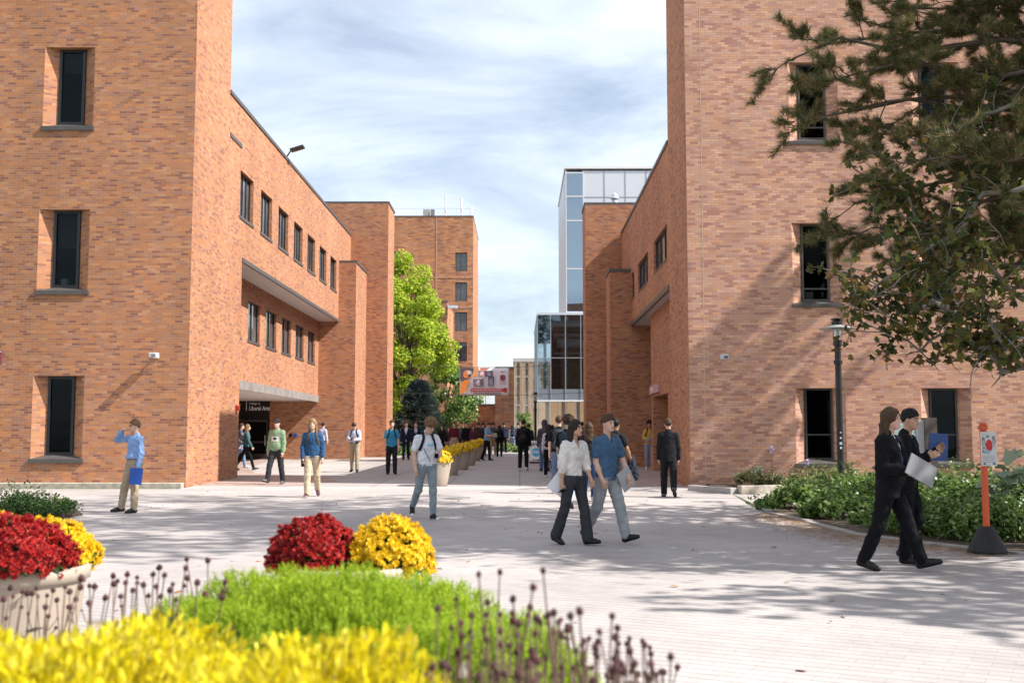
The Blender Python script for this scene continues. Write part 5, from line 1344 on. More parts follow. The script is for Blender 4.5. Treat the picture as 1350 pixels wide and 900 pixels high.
    tp_ = [C(T(0, .008, hem_-.02), T(0, .008, 1.06), (.157+bw*.3)*w, (.128+bw)*w, .05, (1, .74, 1)), C(T(0, .008, 1.06), T(0, .0, 1.30), (.128+bw)*w, .158*w, .06, (1, .68, 1)),
           C(T(-.115*w, .008, 1.375), T(.115*w, .008, 1.375), .066*w, .066*w, .05, (1, .92, 1)), C(T(-.13*w, .010, 1.400), T(0, .016, 1.440), .038, .050, .03), C(T(.13*w, .010, 1.400), T(0, .016, 1.440), .038, .050, .03), C(T(0, .012, 1.40), T(0, .016, 1.475), .085*w, .062, .03)]
    if girl: tp_ += [C(T(.065, -.055, 1.27), T(-.065, -.055, 1.27), .058, .058, .03)]
    if bulk > 1.04: tp_ += [C(T(-.04, -.03, 1.02), T(.04, -.03, 1.02), .115, .115, .06)]
    for i in (0, 1):
        a, e, wr_ = J['sh%d' % i], J['el%d' % i], J['wr%d' % i]
        if longs:
            tp_ += [C(a, e, .052*w, .044*w, .035), C(e, e*.3+wr_*.7, .047*w, .041*w, .02), C(e*.3+wr_*.7, wr_-.01*nrm(wr_-e), .041*w, .037*w, .02)]
            if kind in ('sweat', 'hoodie', 'shirt', 'long'): tp_ += [C(e*.22+wr_*.78, e*.18+wr_*.82, .044*w, .040*w, .01)]
        elif kind == 'blouse': tp_ += [C(a, a*.4+e*.6, .060, .068, .035), C(a*.4+e*.6, e, .068, .060, .02), C(e, e*.75+wr_*.25, .058, .045, .02)]
        else: tp_ += [C(a, a*.38+e*.62, .050*w, .056*w, .035)]
    neckc = C(T(0, -.005, 1.455), HT(0, 0, -.04), .062 if kind != 'blouse' else .07, .07, .004)
    def top_cut(X, Y, Z):
        cy = Y; cz = Z
        zl = .95+(Z-.95)*math.cos(L_)-Y*math.sin(L_); yl = Y*math.cos(L_)+(Z-.95)*math.sin(L_)
        inarm = np.zeros_like(zl+X)
        d = (hem_-zl)+0*X
        for i in (0, 1):     # the hem plane does not cut the sleeves
            a, b_ = J['sh%d' % i], J['wr%d' % i]; e_ = J['el%d' % i]
            for p0, p1 in ((a, e_), (e_, b_)):
                ba = p1-p0; tt_ = np.clip(((X-p0[0])*ba[0]+(Y-p0[1])*ba[1]+(Z-p0[2])*ba[2])/(ba@ba), 0, 1)
                dd = np.sqrt((X-p0[0]-tt_*ba[0])**2+(Y-p0[1]-tt_*ba[1])**2+(Z-p0[2]-tt_*ba[2])**2)
                inarm = np.maximum(inarm, (dd < .052) & (np.abs(X) > .178))
        d = np.where(inarm > .5, -.2, d)
        if jacket:      # open front above the button
            v = np.maximum(np.abs(X)-(zl-1.14)*.27, yl+.03); d = np.maximum(d, -v*.9)
            v2 = np.maximum(np.abs(X)-(.985-zl)*.30, yl+.03); d = np.maximum(d, -v2*.9)
        if kind in ('blouse', 'polo'): v = np.maximum(np.abs(X)-(zl-(1.34 if kind == 'blouse' else 1.385))*.42, yl+.04); d = np.maximum(d, -v*.9)
        return d.astype(np.float32)
    tp2 = tp_+[neckc[:6]+(neckc[6], 's')]
    mats_t = [cloth(tc_)]; mf = None
    if len(top) > 2 and top[2] is not None and callable(top[2]):
        mats_t += [cloth(c) for c in top[3]]
        def mf(Pc):
            zl = .95+(Pc[:, 2]-.95)*math.cos(L_)-Pc[:, 1]*math.sin(L_); return top[2](Pc[:, 0], Pc[:, 1], zl)
    nm = {'tee': 't_shirt', 'polo': 'polo_shirt', 'shirt': 'shirt', 'sweat': 'sweatshirt', 'hoodie': 'hoodie', 'suit': 'suit_jacket', 'blazer': 'suit_jacket', 'blouse': 'blouse', 'jacket': 'jacket', 'long': 'shirt'}[kind]
    skin(nm, tp2, vx, mats_t, t, s_, dz, top_cut, grow=th, noise_a=(.0075 if near else .0045) if not jacket else .0045, mat_fn=mf, nf=.75)
    if jacket:
        sh_ = [C(T(0, .008, .95), T(0, .0, 1.30), .135*w, .150*w, .05, (1, .68, 1)), C(T(-.06*w, .008, 1.37), T(.06*w, .008, 1.37), .062, .062, .05, (1, .92, 1)), C(T(0, .012, 1.40), hc0+V3(0, .010, -.012), .064, .056, .02)]
        skin('shirt', sh_, vx, cloth(top[2] or (.6, .62, .68)), t, s_, dz, grow=.006)
        if top[3]: skin('tie', [C(T(0, -.078, 1.435), T(0, -.080, 1.415), .020, .015, .01), C(T(0, -.083, 1.41), T(0, -.128, 1.22), .012, .022, .01, (1, .5, 1)), C(T(0, -.128, 1.22), T(0, -.122, 1.12), .022, .022, .01, (1, .5, 1))], vx, cloth(top[3]), t, s_, dz, grow=.004)
    if kind in ('polo', 'shirt'):
        skin('collar', [C(T(-.055, -.03, 1.462), T(-.03, -.066, 1.430), .020, .014, .01), C(T(.055, -.03, 1.462), T(.03, -.066, 1.430), .020, .014, .01), C(T(-.055, -.03, 1.462), T(-.05, .05, 1.485), .018, .018, .01), C(T(.055, -.03, 1.462), T(.05, .05, 1.485), .018, .018, .01), C(T(-.05, .05, 1.485), T(.05, .05, 1.485), .018, .018, .01)], vx, cloth(tc_), t, s_, dz)
    if jacket and near:
        for sd in (1, -1):
            skin('lapel', [C(T(sd*.055, -.045, 1.46), T(sd*.085, -.095, 1.36), .014, .024, .01, (1, .5, 1)), C(T(sd*.085, -.095, 1.36), T(sd*.02, -.132, 1.14), .024, .010, .01, (1, .5, 1))], vx, cloth(tuple(v*1.25 for v in tc_)), t, s_, dz, grow=.004)
    # --- trousers
    bc, fit = bot[:2]; flare = bot[2] if len(bot) > 2 else 0
    hp = .02 if girl else 0
    tr_ = [C(T(-.045, .008, .965), T(.045, .008, .965), .112*w+hp*.3, .112*w+hp*.3, .05, (1, .92, 1)), C(T(0, .008, 1.0), T(0, .008, 1.06), .135*w, .125*w, .04, (1, .74, 1)), C(V3(-.06, .02, .92), V3(.06, .02, .92), .10*w+hp*.3, .10*w+hp*.3, .05)]
    for i in (0, 1):
        h, k_, a = J['hip%d' % i], J['kn%d' % i], J['an%d' % i]; b1, b2, b3 = (.093*w+hp*.2)*(fit*.5+.5), .066*fit, (.056+flare)*fit
        tr_ += [C(h, k_, b1, b2, .035), C(k_, k_*.5+a*.5, b2, b2*.5+b3*.52, .025), C(k_*.5+a*.5, a-.035*nrm(a-k_)*(0 if fit > .95 else 1)+.0*a, b2*.5+b3*.5, b3, .02)]
    def bcut(X, Y, Z):
        zl = .95+(Z-.95)*math.cos(L_)-Y*math.sin(L_); d = zl-(1.045 if hem > 1.0 else min(1.045, hem_+.035))+0*X
        for i in (0, 1):
            a, k_ = J['an%d' % i], J['kn%d' % i]; n_ = nrm(a-k_); pl = (X-a[0])*n_[0]+(Y-a[1])*n_[1]+(Z-a[2])*n_[2]-(.045 if fit >= 1 else .012)
            nearf = (X-a[0])**2+(Y-a[1])**2+(Z-a[2])**2 < .17**2
            d = np.where(nearf, np.maximum(d, pl), d)
        return d.astype(np.float32)
    skin('trousers', tr_, vx, cloth(bc, kind='denim'), t, s_, dz, bcut, grow=.004, noise_a=.0050 if near else .004, nf=.6)
    if kind in ('shirt', 'polo') or hem > .93:
        skin('belt', [C(T(-.045, .008, 1.03), T(.045, .008, 1.03), .107*w, .107*w, .03, (1, .92, 1))], vx, M_shoe, t, s_, dz, lambda X, Y, Z: np.abs(Z-1.030)-.017+0*X+0*Y, grow=.022) if hem > 1.0 else None
    # --- shoes
    for i in (0, 1):
        a, fd, fu = J['an%d' % i], J['fd%d' % i], J['fu%d' % i]
        hl_ = a-.030*fd-.042*fu; ball = a+.115*fd-.056*fu; toe = a+.175*fd-.060*fu
        sh_ = [C(hl_, ball, .043, .041, .02), C(ball, toe, .041, .032, .02), C(a-.01*fd-.005*fu, hl_, .040, .042, .02), C(a+.02*fd-.01*fu, ball, .036, .036, .02)]
        if len(shoe) > 2: sh_ += [C(a+.035*fu, a-.02*fu, .046, .045, .02)]
        M0 = cm(shoe[0], .45) if sum(shoe[0]) > .08 else M_shoe
        def scut(X, Y, Z, a=a, fu=fu): return (-((X-a[0])*fu[0]+(Y-a[1])*fu[1]+(Z-a[2])*fu[2])-.086)
        def smf(Pc, a=a, fu=fu, fd=fd):
            h = (Pc-a)@fu; f_ = (Pc-a)@fd; m = (h < -.064).astype(int)
            if len(shoe) > 2: m[(f_ > .165)] = 1
            return m
        skin('shoe', sh_, max(vx*.85, .006), [M0, M_sole if shoe[1] else M_shoe], t, s_, dz, scut, mat_fn=smf)
    # --- things carried
    ca, sa = math.cos(R(rz)), math.sin(R(rz))
    def at(name, lab, cat): return empty(name, loc, lab, cat, None, R(rz))
    if pack:
        pc, plab = pack[:2]; front = len(pack) > 2 and pack[2]
        b = at('backpack', plab, 'backpack'); M = rotx(L_)
        bp = [C(T(-.075, .185, 1.08), T(.075, .185, 1.08), .085, .085, .04), C(T(-.065, .175, 1.36), T(.065, .175, 1.36), .078, .078, .04), C(T(0, .19, 1.08), T(0, .175, 1.36), .105, .10, .04), C(T(-.05, .25, 1.12), T(.05, .25, 1.12), .05, .05, .03)]
        if front != 'straps': skin('pack_body', bp, vx, cloth(pc), b, s_, dz, noise_a=.003)
        if front != 'straps': skin('front_pocket', [C(T(-.06, .255, 1.13), T(.06, .255, 1.13), .058, .058, .03), C(T(-.05, .25, 1.21), T(.05, .25, 1.21), .045, .045, .03)], vx, cloth(tuple(min(1, v*1.3+.008) for v in pc)), b, s_, dz)
        for sd in (1, -1):
            def stc(X, Y, Z, sd=sd):
                zl = .95+(Z-.95)*math.cos(L_)-Y*math.sin(L_)
                return np.maximum(np.maximum(np.abs(X-sd*(.082*w+np.clip(1.42-zl, 0, .3)*.30))-.022, 1.19-zl), -.3).astype(np.float32)
            torso = tp_[:6]
            skin('strap', torso, vx, cloth(tuple(v*.8 for v in pc)), b, s_, dz, stc, grow=th+.013+vx*.3)
    for it in items:
        kind_, col_, lab, cat, hand_, off, rot, dim = it
        hp0 = (J['wr%d' % hand_]+J['hd%d' % hand_]*.08)
        c = hp0+np.array(off); c = c.copy(); c[2] += dz; c *= s_
        lc = Vector((c[0]*ca-c[1]*sa, c[0]*sa+c[1]*ca, c[2]))+Vector(loc)
        e = empty(kind_, tuple(lc), lab, cat, None, 0)
        if kind_ == 'jacket':
            q = [C((0, 0, .05), (.03, .02, -.30), .07, .13, .03, (1, .6, 1)), C((.02, 0, 0), (.08, .02, -.36), .05, .07, .03), C((0, 0, .04), (-.05, 0, -.24), .05, .06, .03)]
            o = skin('draped_cloth', q, vx, cloth(col_), e, 1, 0, noise_a=.012)
        else:
            o = MB().box(-dim[0]/2, dim[0]/2, -dim[1]/2, dim[1]/2, -dim[2]/2, dim[2]/2)
            nmz = {'folder': 'cover', 'paper_sheet': 'sheet', 'phone': 'case', 'laptop': 'lid', 'book': 'cover'}.get(kind_, 'cover')
            o1 = MB(); o1.v, o1.f, o1.m = o.v, o.f, o.m
            me = o1.build(nmz, cm(col_, .5, .04))
            me.parent = e
            if kind_ == 'folder' or kind_ == 'book':
                k2 = MB().box(-dim[0]/2+.006, dim[0]/2-.004, -dim[1]/2+.001, dim[1]/2+.0035, -dim[2]/2+.006, dim[2]/2-.006).build('pages', M_wlet); k2.parent = e
            elif kind_ == 'phone': k2 = MB().box(-dim[0]/2+.004, dim[0]/2-.004, -dim[1]/2-.001, -dim[1]/2, -dim[2]/2+.004, dim[2]/2-.004).build('screen', M_glass); k2.parent = e
            e.rotation_euler = (Matrix.Rotation(R(rot[2]), 3, 'Z')@Matrix.Rotation(R(rot[1]), 3, 'Y')@Matrix.Rotation(R(rot[0]), 3, 'X')).to_euler()
    return t, J

WALK = (((.14, .30, -1), (.02, .55, -1)), ((.14, -.30, -1), (.02, .05, -1)))
WALK2 = (((.14, -.30, -1), (.02, .05, -1)), ((.14, .30, -1), (.02, .55, -1)))
READ = (((.18, .30, -1), (-.55, 1, -.05)), ((.18, .30, -1), (-.55, 1, .0)))
HANG = (((.16, .05, -1), (.02, .20, -1)), ((.16, .05, -1), (.02, .20, -1)))
BLK = (.008, .008, .010); NAVY = (.015, .022, .05); CHAR = (.03, .032, .036); KHAKI = (.40, .31, .21); TAN = (.52, .41, .28); JEAN = (.17, .25, .40); LJEAN = (.33, .42, .55); GREY = (.25, .29, .31)
SUIT = ('suit', (.006, .006, .008), (.62, .68, .80), (.012, .018, .05))

# --- the near ones
person(175, 675, -42, 'man in a light blue shirt and khaki trousers shading his eyes with one hand', 1.76, legs=((6, 4, 5), (14, 6, 5)), feet=(0, 0), head=(-12, 4), lean=-1, bulk=1.06,
       arms=(((.20, .02, -1), (.0, .22, -1)), ((.80, .50, -.05), (-1.0, .10, .80), (-.8, .0, .5))), top=('shirt', (.25, .38, .66)), hem=1.02, bot=(KHAKI, 1.08), hair=('short', 'curlbrown'), glasses=True,
       items=[('folder', (.02, .09, .42), 'blue folder held down at the side by the man in the light blue shirt', 'folder', 0, (.01, -.03, -.10), (0, 5, 0), (.24, .012, .31))])
person(364, 638, -18, 'student in a sage green sweatshirt with a white print and black cap', 1.82, legs=((-6, 8, 3), (22, 10, 3)), feet=(6, -14), arms=HANG, lean=0, head=(8, 4), bulk=1.05,
       top=('sweat', (.20, .29, .17), lambda x, y, z: ((np.abs(x) < .11) & (z > 1.16) & (z < 1.30) & (y < -.05)).astype(int)+((np.abs(x) < .05) & (np.abs(z-1.235) < .03) & (y < -.05)).astype(int), [(.75, .74, .72), (.05, .05, .05)]),
       bot=(CHAR, 1.12), hair=('cap', 'dark'), glasses=True, shoe=((.10, .10, .11), None))
person(411, 655, 6, 'long haired blond student in a navy long sleeved shirt and tan trousers', 1.80, legs=((-12, 26, 1), (10, 4, 1)), feet=(30, -4), arms=(((.22, -.10, -1), (.05, .35, -.85)), ((.20, .05, -1), (-.05, .18, -1))), lean=2, head=(-4, 3),
       top=('long', (.025, .075, .165)), bot=(TAN, 1.1), hair=('wavy', 'blond'), shoe=((.08, .02, .035), True), pack=((.10, .085, .06), 'olive backpack worn by the blond student in the navy shirt'),
       items=[('phone', (.03, .03, .03), 'dark phone in the hand of the blond student in the navy shirt', 'phone', 1, (0, -.03, -.03), (10, 0, 0), (.072, .009, .15))])
person(562, 685, 22, 'curly haired student in a white t-shirt and grey joggers looking down at a phone', 1.80, legs=((5, 6, 2), (-16, 30, 3)), feet=(0, 42), lean=2, head=(14, 34),
       arms=(((.20, .22, -1), (-.42, .85, -.15)), ((.22, -.05, -1), (-.02, .30, -.9))), top=('tee', (.72, .72, .76), lambda x, y, z: ((np.abs(x-.03) < .055) & (np.abs(z-1.285) < .022) & (y < -.04)).astype(int)+2*((np.abs(x+.02+(z-1.1)*.5) < .008) & (z > 1.0) & (z < 1.22) & (y < -.04)).astype(int), [(.25, .55, .72), (.08, .08, .10)]), hem=.93,
       bot=((.25, .30, .33), .93), hair=('curly', 'curlbrown'), shoe=((.018, .018, .02), True, 1), pack=(NAVY, 'navy backpack on the back of the curly haired student in the white t-shirt'),
       items=[('phone', (.02, .02, .02), 'black phone the curly haired student is looking at', 'phone', 0, (-.02, -.02, .035), (-60, 0, 0), (.074, .009, .15))])
person(757, 718, 48, 'dark haired woman in a white blouse and charcoal flared trousers walking arm in arm', 1.70, girl=True, legs=((14, 6, 1), (-13, 10, 0)), feet=(-6, 14), lean=2, head=(2, 3), skin_='t',
       arms=(((.12, .10, -1), (-.05, .55, -.8)), ((.20, -.02, -1), (.0, -.04, -1))), top=('blouse', (.70, .66, .62)), hem=.95, bot=((.040, .042, .048), 1.0, .022), hair=('long', 'dark'), twist=-14,
       items=[('paper_sheet', (.72, .72, .76), 'large white sheet held at the hip by the woman in the white blouse', 'paper', 1, (.055, .03, .09), (6, 36, 6), (.29, .006, .36)),
              ('phone', (.02, .02, .02), 'black phone in the hand of the woman in the white blouse', 'phone', 1, (-.02, -.03, -.02), (70, 0, 20), (.075, .01, .15))])
person(801, 716, 44, 'young man in a denim blue short sleeved shirt and grey cargo trousers smiling', 1.77, legs=((19, 4, 1), (-14, 20, 0)), feet=(-18, 30), lean=1, head=(-4, 2), bulk=1.04, twist=-12,
       arms=(((.20, .25, -1), (.02, .50, -.9)), ((.10, .06, -1), (-.12, .38, -.9))), top=('polo', (.055, .115, .20)), hem=.88, bot=((.30, .315, .33), 1.12), hair=('short', 'brown'),
       items=[('laptop', (.45, .45, .48), 'slim grey laptop held at the side by the man in the blue shirt', 'laptop', 0, (-.02, .06, .05), (20, 52, 50), (.31, .012, .22))])
person(1176, 752, 58, 'long haired man in a black suit walking with a grey laptop', 1.80, legs=((21, 2, 1), (-14, 10, 1)), feet=(-16, 12), lean=2, head=(-8, 3), bulk=1.06, twist=-10,
       arms=(((.14, .30, -1), (-.25, 1, -.02)), ((.14, .02, -1), (-.10, 1, -.12))), top=SUIT, bot=((.006, .006, .008), 1.12), hair=('wavy', 'brown'),
       items=[('laptop', (.13, .13, .135), 'dark grey laptop held open handed by the long haired man in the black suit', 'laptop', 1, (-.02, -.09, .03), (-18, 30, 8), (.34, .016, .25))])
person(1193, 747, 58, 'short haired man in a black suit laughing, the farther of the suited pair', 1.78, Y=12.95, legs=((12, 36, 1), (2, 6, 1)), feet=(20, 0), lean=3, head=(-8, 8), skin_='t', bulk=1.04,
       arms=(((.18, .25, -1), (-.05, .75, .55)), ((.14, .10, -1), (-.1, .85, .35))), top=('suit', (.006, .006, .008), (.5, .5, .52), (.02, .02, .02)), bot=((.006, .006, .008), 1.12), hair=('short', 'black'),
       items=[('folder', (.015, .055, .20), 'blue folder held up against the chest by the laughing man in the suit', 'folder', 0, (.02, .03, .0), (0, 3, 6), (.23, .014, .32))])
# --- middle distance
person(882, 655, 172, 'man in a black suit seen from behind walking away beside the right building', 1.80, legs=((8, 4, 2), (-10, 34, 2)), feet=(0, 44), arms=HANG, top=('suit', (.012, .012, .015), (.4, .4, .42), None), bot=((.012, .012, .014), 1.15), hair=('short', 'brown'), shoe=((.10, .085, .07), None))
person(812, 661, 150, 'man with a black backpack carrying a jacket over his arm behind the couple', 1.80, legs=((14, 4, 2), (-14, 24, 2)), feet=(-6, 30), skin_='m', arms=(((.16, .05, -1), (.02, .20, -1)), ((.30, .15, -1), (.05, .55, -.8))), top=('tee', (.020, .021, .024)), bot=((.035, .035, .04), 1.1), hair=('short', 'black'),
       shoe=((.25, .23, .22), True), pack=((.02, .02, .022), 'black backpack on the man behind the couple'), items=[('jacket', (.03, .035, .05), 'dark blue jacket hanging from the hand of the man behind the couple', 'jacket', 1, (0, 0, .03), (0, 0, 0), (0, 0, 0))])
person(749, 671, 165, 'tall curly haired man in black t-shirt walking away behind the woman in the blouse', 1.84, legs=((12, 4, 2), (-16, 26, 2)), feet=(-4, 34), arms=WALK, top=('tee', BLK), bot=(LJEAN, 1.05), hair=('curly', 'brown'), pack=((.03, .04, .06), 'dark blue backpack on the tall curly haired man'))
person(737, 650, 176, 'crew cut man in a black t-shirt walking away just left of the curly haired man', 1.85, legs=((4, 4, 2), (-6, 14, 2)), feet=(0, 18), arms=HANG, top=('tee', BLK), bot=((.10, .14, .22), 1.0), hair=('crew', 'brown'), pack=((.04, .045, .055), 'slate backpack on the crew cut man'))
person(777, 662, 170, 'curly haired woman walking away, glimpsed between the couple', 1.70, girl=True, legs=((6, 4, 2), (-8, 16, 2)), feet=(0, 18), arms=HANG, top=('jacket', (.02, .018, .02)), bot=((.03, .05, .12), 1.0), hair=('wavy', 'brown'), shoe=((.5, .5, .5), True))
person(724, 629, 178, 'woman in a pale lilac hooded top with a black backpack walking away', 1.68, girl=True, legs=((5, 3, 2), (-10, 24, 2)), feet=(0, 30), arms=HANG, top=('hoodie', (.55, .50, .55)), bot=(BLK, 1.0), hair=('bob', 'dark'), shoe=((.6, .6, .6), True), pack=(BLK, 'black backpack on the woman in the lilac top'))
person(718, 621, 182, 'person with a dark hood up walking away past the open sign', 1.82, legs=((4, 3, 2), (-8, 16, 2)), feet=(0, 18), arms=HANG, top=('hoodie', (.07, .055, .075)), bot=((.08, .13, .24), 1.05), hair=('hood', 'dark'), pack=((.06, .055, .08), 'dusty purple backpack on the hooded person'))
person(690, 620, 176, 'student with a black backpack and white shoes walking away down the middle', 1.83, legs=((3, 2, 3), (-5, 10, 3)), feet=(0, 12), arms=HANG, top=('jacket', BLK), bot=(BLK, 1.1), hair=('short', 'dark'), shoe=((.65, .65, .65), True), pack=((.016, .016, .018), 'black backpack on the student with the white shoes'))
person(697, 606, 180, 'dark clothed person half hidden behind the student with white shoes', 1.72, arms=HANG, top=('jacket', (.02, .022, .035)), bot=(BLK, 1.0), hair=('short', 'dark'))
person(857, 619, -8, 'student in a mustard yellow shirt by the shaded wall', 1.80, skin_='m', legs=((10, 4, 2), (-5, 12, 2)), feet=(-4, 12), arms=(((.16, .02, -1), (.05, .25, -.9)), ((.2, .22, -1), (-.55, .85, -.15))), top=('long', (.52, .31, .055)), bot=((.24, .28, .38), 1.1), hair=('curly', 'black'), shoe=((.6, .6, .62), True), pack=(BLK, 'black backpack worn by the student in mustard yellow'),
       items=[('paper_sheet', (.7, .7, .72), 'white papers held by the student in mustard yellow', 'paper', 1, (.02, -.04, 0), (50, 0, 10), (.21, .004, .29))])
person(843, 606, -55, 'student in a black jacket and light jeans reading by the shaded wall', 1.82, legs=((8, 6, 3), (-4, 6, 3)), arms=READ, head=(0, 24), top=('jacket', BLK), bot=(LJEAN, 1.1), hair=('short', 'black'), shoe=((.3, .3, .3), True), items=[('book', (.05, .05, .06), 'small dark book held by the student in the black jacket', 'book', 1, (0, -.04, 0), (40, 0, 0), (.2, .02, .26))])
person(817, 612, -70, 'dark haired person holding a white sheet behind the man with the jacket', 1.70, arms=READ, head=(0, 15), top=('tee', (.02, .02, .025)), bot=(BLK, 1.0), hair=('short', 'black'), items=[('paper_sheet', (.75, .75, .76), 'white sheet held out near the shaded brick pier', 'paper', 1, (.02, -.05, .02), (70, 0, 0), (.21, .004, .29))])
person(516, 625, 10, 'student in a bright blue t-shirt and black trousers walking towards the camera', 1.80, legs=((6, 4, 2), (-3, 6, 2)), feet=(0, 4), arms=HANG, top=('tee', (.04, .27, .46)), bot=((.02, .02, .022), 1.15), hair=('short', 'brown'), pack=(CHAR, 'charcoal backpack worn by the student in the bright blue t-shirt'))
person(467, 622, -4, 'young man in a pale blue shirt and tan trousers reading a phone as he walks', 1.78, legs=((6, 3, 2), (-6, 12, 2)), feet=(0, 10), head=(0, 38), arms=READ, lean=4, top=('shirt', (.50, .54, .66)), hem=1.02, bot=((.38, .32, .23), 1.12), hair=('short', 'brown'), pack=(NAVY, 'dark blue backpack worn by the young man in the pale blue shirt'),
       items=[('phone', (.02, .02, .02), 'phone held in both hands by the young man in the pale blue shirt', 'phone', 1, (.04, -.02, .02), (-60, 0, 0), (.075, .01, .15))])
person(324, 620, 100, 'woman in a teal jacket and black leggings with a grey backpack striding to the right', 1.72, girl=True, legs=((-24, 8, 1), (24, 8, 1)), feet=(24, -10), arms=WALK2, top=('jacket', (.045, .11, .12)), bot=(BLK, .85), hair=('wavy', 'light'), pack=((.17, .16, .19), 'patterned grey backpack on the woman in the teal jacket'), shoe=((.03, .03, .03), True))
person(316, 617, 110, 'person in jeans and dark blue jacket partly hidden behind the woman in teal', 1.72, arms=WALK, top=('jacket', (.05, .08, .12)), bot=(JEAN, 1.0), hair=('short', 'brown'), shoe=((.6, .6, .6), True), legs=((-16, 8, 1), (16, 6, 1)), feet=(16, -6))
person(425, 606, 150, 'person in a lavender top with a backpack walking away behind the blond student', 1.78, arms=HANG, top=('long', (.52, .50, .62)), bot=((.04, .05, .08), 1.0), hair=('short', 'dark'), pack=((.32, .32, .42), 'pale lavender backpack on the person behind the blond student'))
person(453, 600, -75, 'bearded person in black leaning forward as they walk left by the brick pier', 1.84, legs=((22, 10, 1), (-22, 10, 1)), feet=(-8, 26), lean=12, head=(0, 16), arms=WALK, top=('jacket', BLK), bot=((.03, .032, .04), 1.0), hair=('short', 'dark'), shoe=((.3, .3, .3), True))
bq = G(436, 602)
bn = empty('bench', (bq.x, bq.y, bq.z), 'small brown wooden seat against the sunlit brick wall', 'bench')
M_wood = plain('brown_wood', (.20, .09, .05), .6, .3, 12)
MB().box(bq.x-.5, bq.x+.5, bq.y-.25, bq.y+.22, bq.z+.42, bq.z+.47).build('seat', M_wood, bn)
MB().box(bq.x-.5, bq.x+.5, bq.y+.22, bq.y+.26, bq.z+.50, bq.z+.85).build('backrest', M_wood, bn)
for dx in (-.46, .42):
    for dy in (-.23, .20): MB().box(bq.x+dx, bq.x+dx+.05, bq.y+dy, bq.y+dy+.05, bq.z, bq.z+(.42 if dy < 0 else .85)).build('leg', M_wood, bn)
person(436, 602, -25, 'person in black sitting on the small seat by the wall looking at their lap', 1.72, Y=bq.y-.02, legs=((82, 88, 8), (82, 88, 8)), sit=True, seat=.47+0.0, lean=8, head=(0, 28), arms=READ, top=('jacket', BLK), bot=((.17, .07, .04), 1.05), hair=('long', 'dark'), girl=True, shoe=((.05, .05, .05), True))
# --- far walkway
FARP = [(535, 606, 5, 'man in a dark blue suit without a tie, left one of the far suited pair', ('suit', (.012, .018, .045), (.65, .66, .72), None), ((.012, .018, .04), 1.05), ('short', 'brown'), 0, None, None),
        (548, 607, 3, 'man in a dark suit with a tie, right one of the far suited pair', ('suit', (.012, .016, .04), (.6, .6, .65), (.05, .05, .12)), ((.012, .016, .035), 1.05), ('short', 'brown'), 0, None, None),
        (583, 603, -10, 'dark haired woman in black among the group behind the planters', ('jacket', BLK), (BLK, 1.0), ('long', 'dark'), 1, None, None),
        (591, 603, 8, 'small dark haired woman beside the man in the maroon shirt', ('jacket', (.03, .02, .03)), ((.30, .22, .24), 1.0), ('bob', 'dark'), 1, None, None),
        (598.5, 604, 0, 'man in a maroon shirt and khaki trousers behind the planters', ('shirt', (.10, .014, .03)), (KHAKI, 1.1), ('short', 'brown'), 0, None, None),
        (614, 602, 20, 'dark haired person in black to the left of the woman in plum', ('jacket', BLK), (BLK, 1.0), ('short', 'dark'), 0, None, None),
        (619, 601, -20, 'small dark haired woman with a scarf between the planters', ('jacket', (.012, .012, .014)), (BLK, 1.0), ('long', 'dark'), 1, None, None),
        (624, 602, 0, 'woman in a plum jacket with long dark hair behind the planters', ('jacket', (.09, .022, .045)), ((.05, .03, .04), 1.0), ('long', 'dark'), 1, None, None),
        (636.5, 601, 170, 'person in a blue grey jacket facing away beside the last planter', ('jacket', (.10, .14, .20)), ((.05, .06, .08), 1.0), ('short', 'dark'), 0, (CHAR, 'charcoal backpack beside the last planter'), None),
        (642, 606.5, 62, 'man in a light blue short sleeved shirt reading papers, black trousers', ('polo', (.22, .38, .60)), ((.012, .012, .014), 1.0), ('short', 'brown'), 0, None, 'read'),
        (650, 600, 178, 'person in khaki trousers with a dark grey backpack walking away', ('jacket', (.10, .12, .15)), ((.33, .25, .16), 1.1), ('short', 'dark'), 0, ((.05, .055, .07), 'dark grey backpack on the person in khaki trousers'), None),
        (658.5, 602, 176, 'woman in black with a black bag walking away in the far distance', ('jacket', BLK), (BLK, 1.0), ('long', 'dark'), 1, (BLK, 'black backpack on the woman in black'), None),
        (608, 602, 12, 'person in a grey jacket between the maroon shirt and the woman in plum', ('jacket', (.09, .095, .11)), (BLK, 1.0), ('short', 'dark'), 0, None, None),
        (630.5, 602, 172, 'short haired person in a dark brown jacket by the last planter', ('jacket', (.045, .03, .022)), ((.05, .06, .09), 1.0), ('short', 'brown'), 0, None, None),
        (664.5, 597, 186, 'person in navy walking away between the woman in black and the woman in white', ('jacket', NAVY), (BLK, 1.0), ('short', 'dark'), 0, None, None),
        (728.5, 608, 178, 'dark haired woman in charcoal walking away behind the crew cut man', ('jacket', CHAR), (JEAN, 1.0), ('long', 'dark'), 1, None, None),
        (768, 606, 184, 'dark haired man in grey walking away behind the woman in the white blouse', ('tee', (.10, .10, .11)), (BLK, 1.0), ('short', 'black'), 0, None, None),
        (675.5, 595, 182, 'woman in a white top and jeans, farthest on the walkway', ('long', (.62, .60, .60)), (JEAN, 1.0), ('long', 'dark'), 1, (NAVY, 'small dark backpack on the woman in the white top'), None),
        (683, 595, 178, 'person in a grey top and jeans beside the woman in the white top', ('long', (.16, .17, .20)), (JEAN, 1.0), ('short', 'dark'), 0, None, None)]
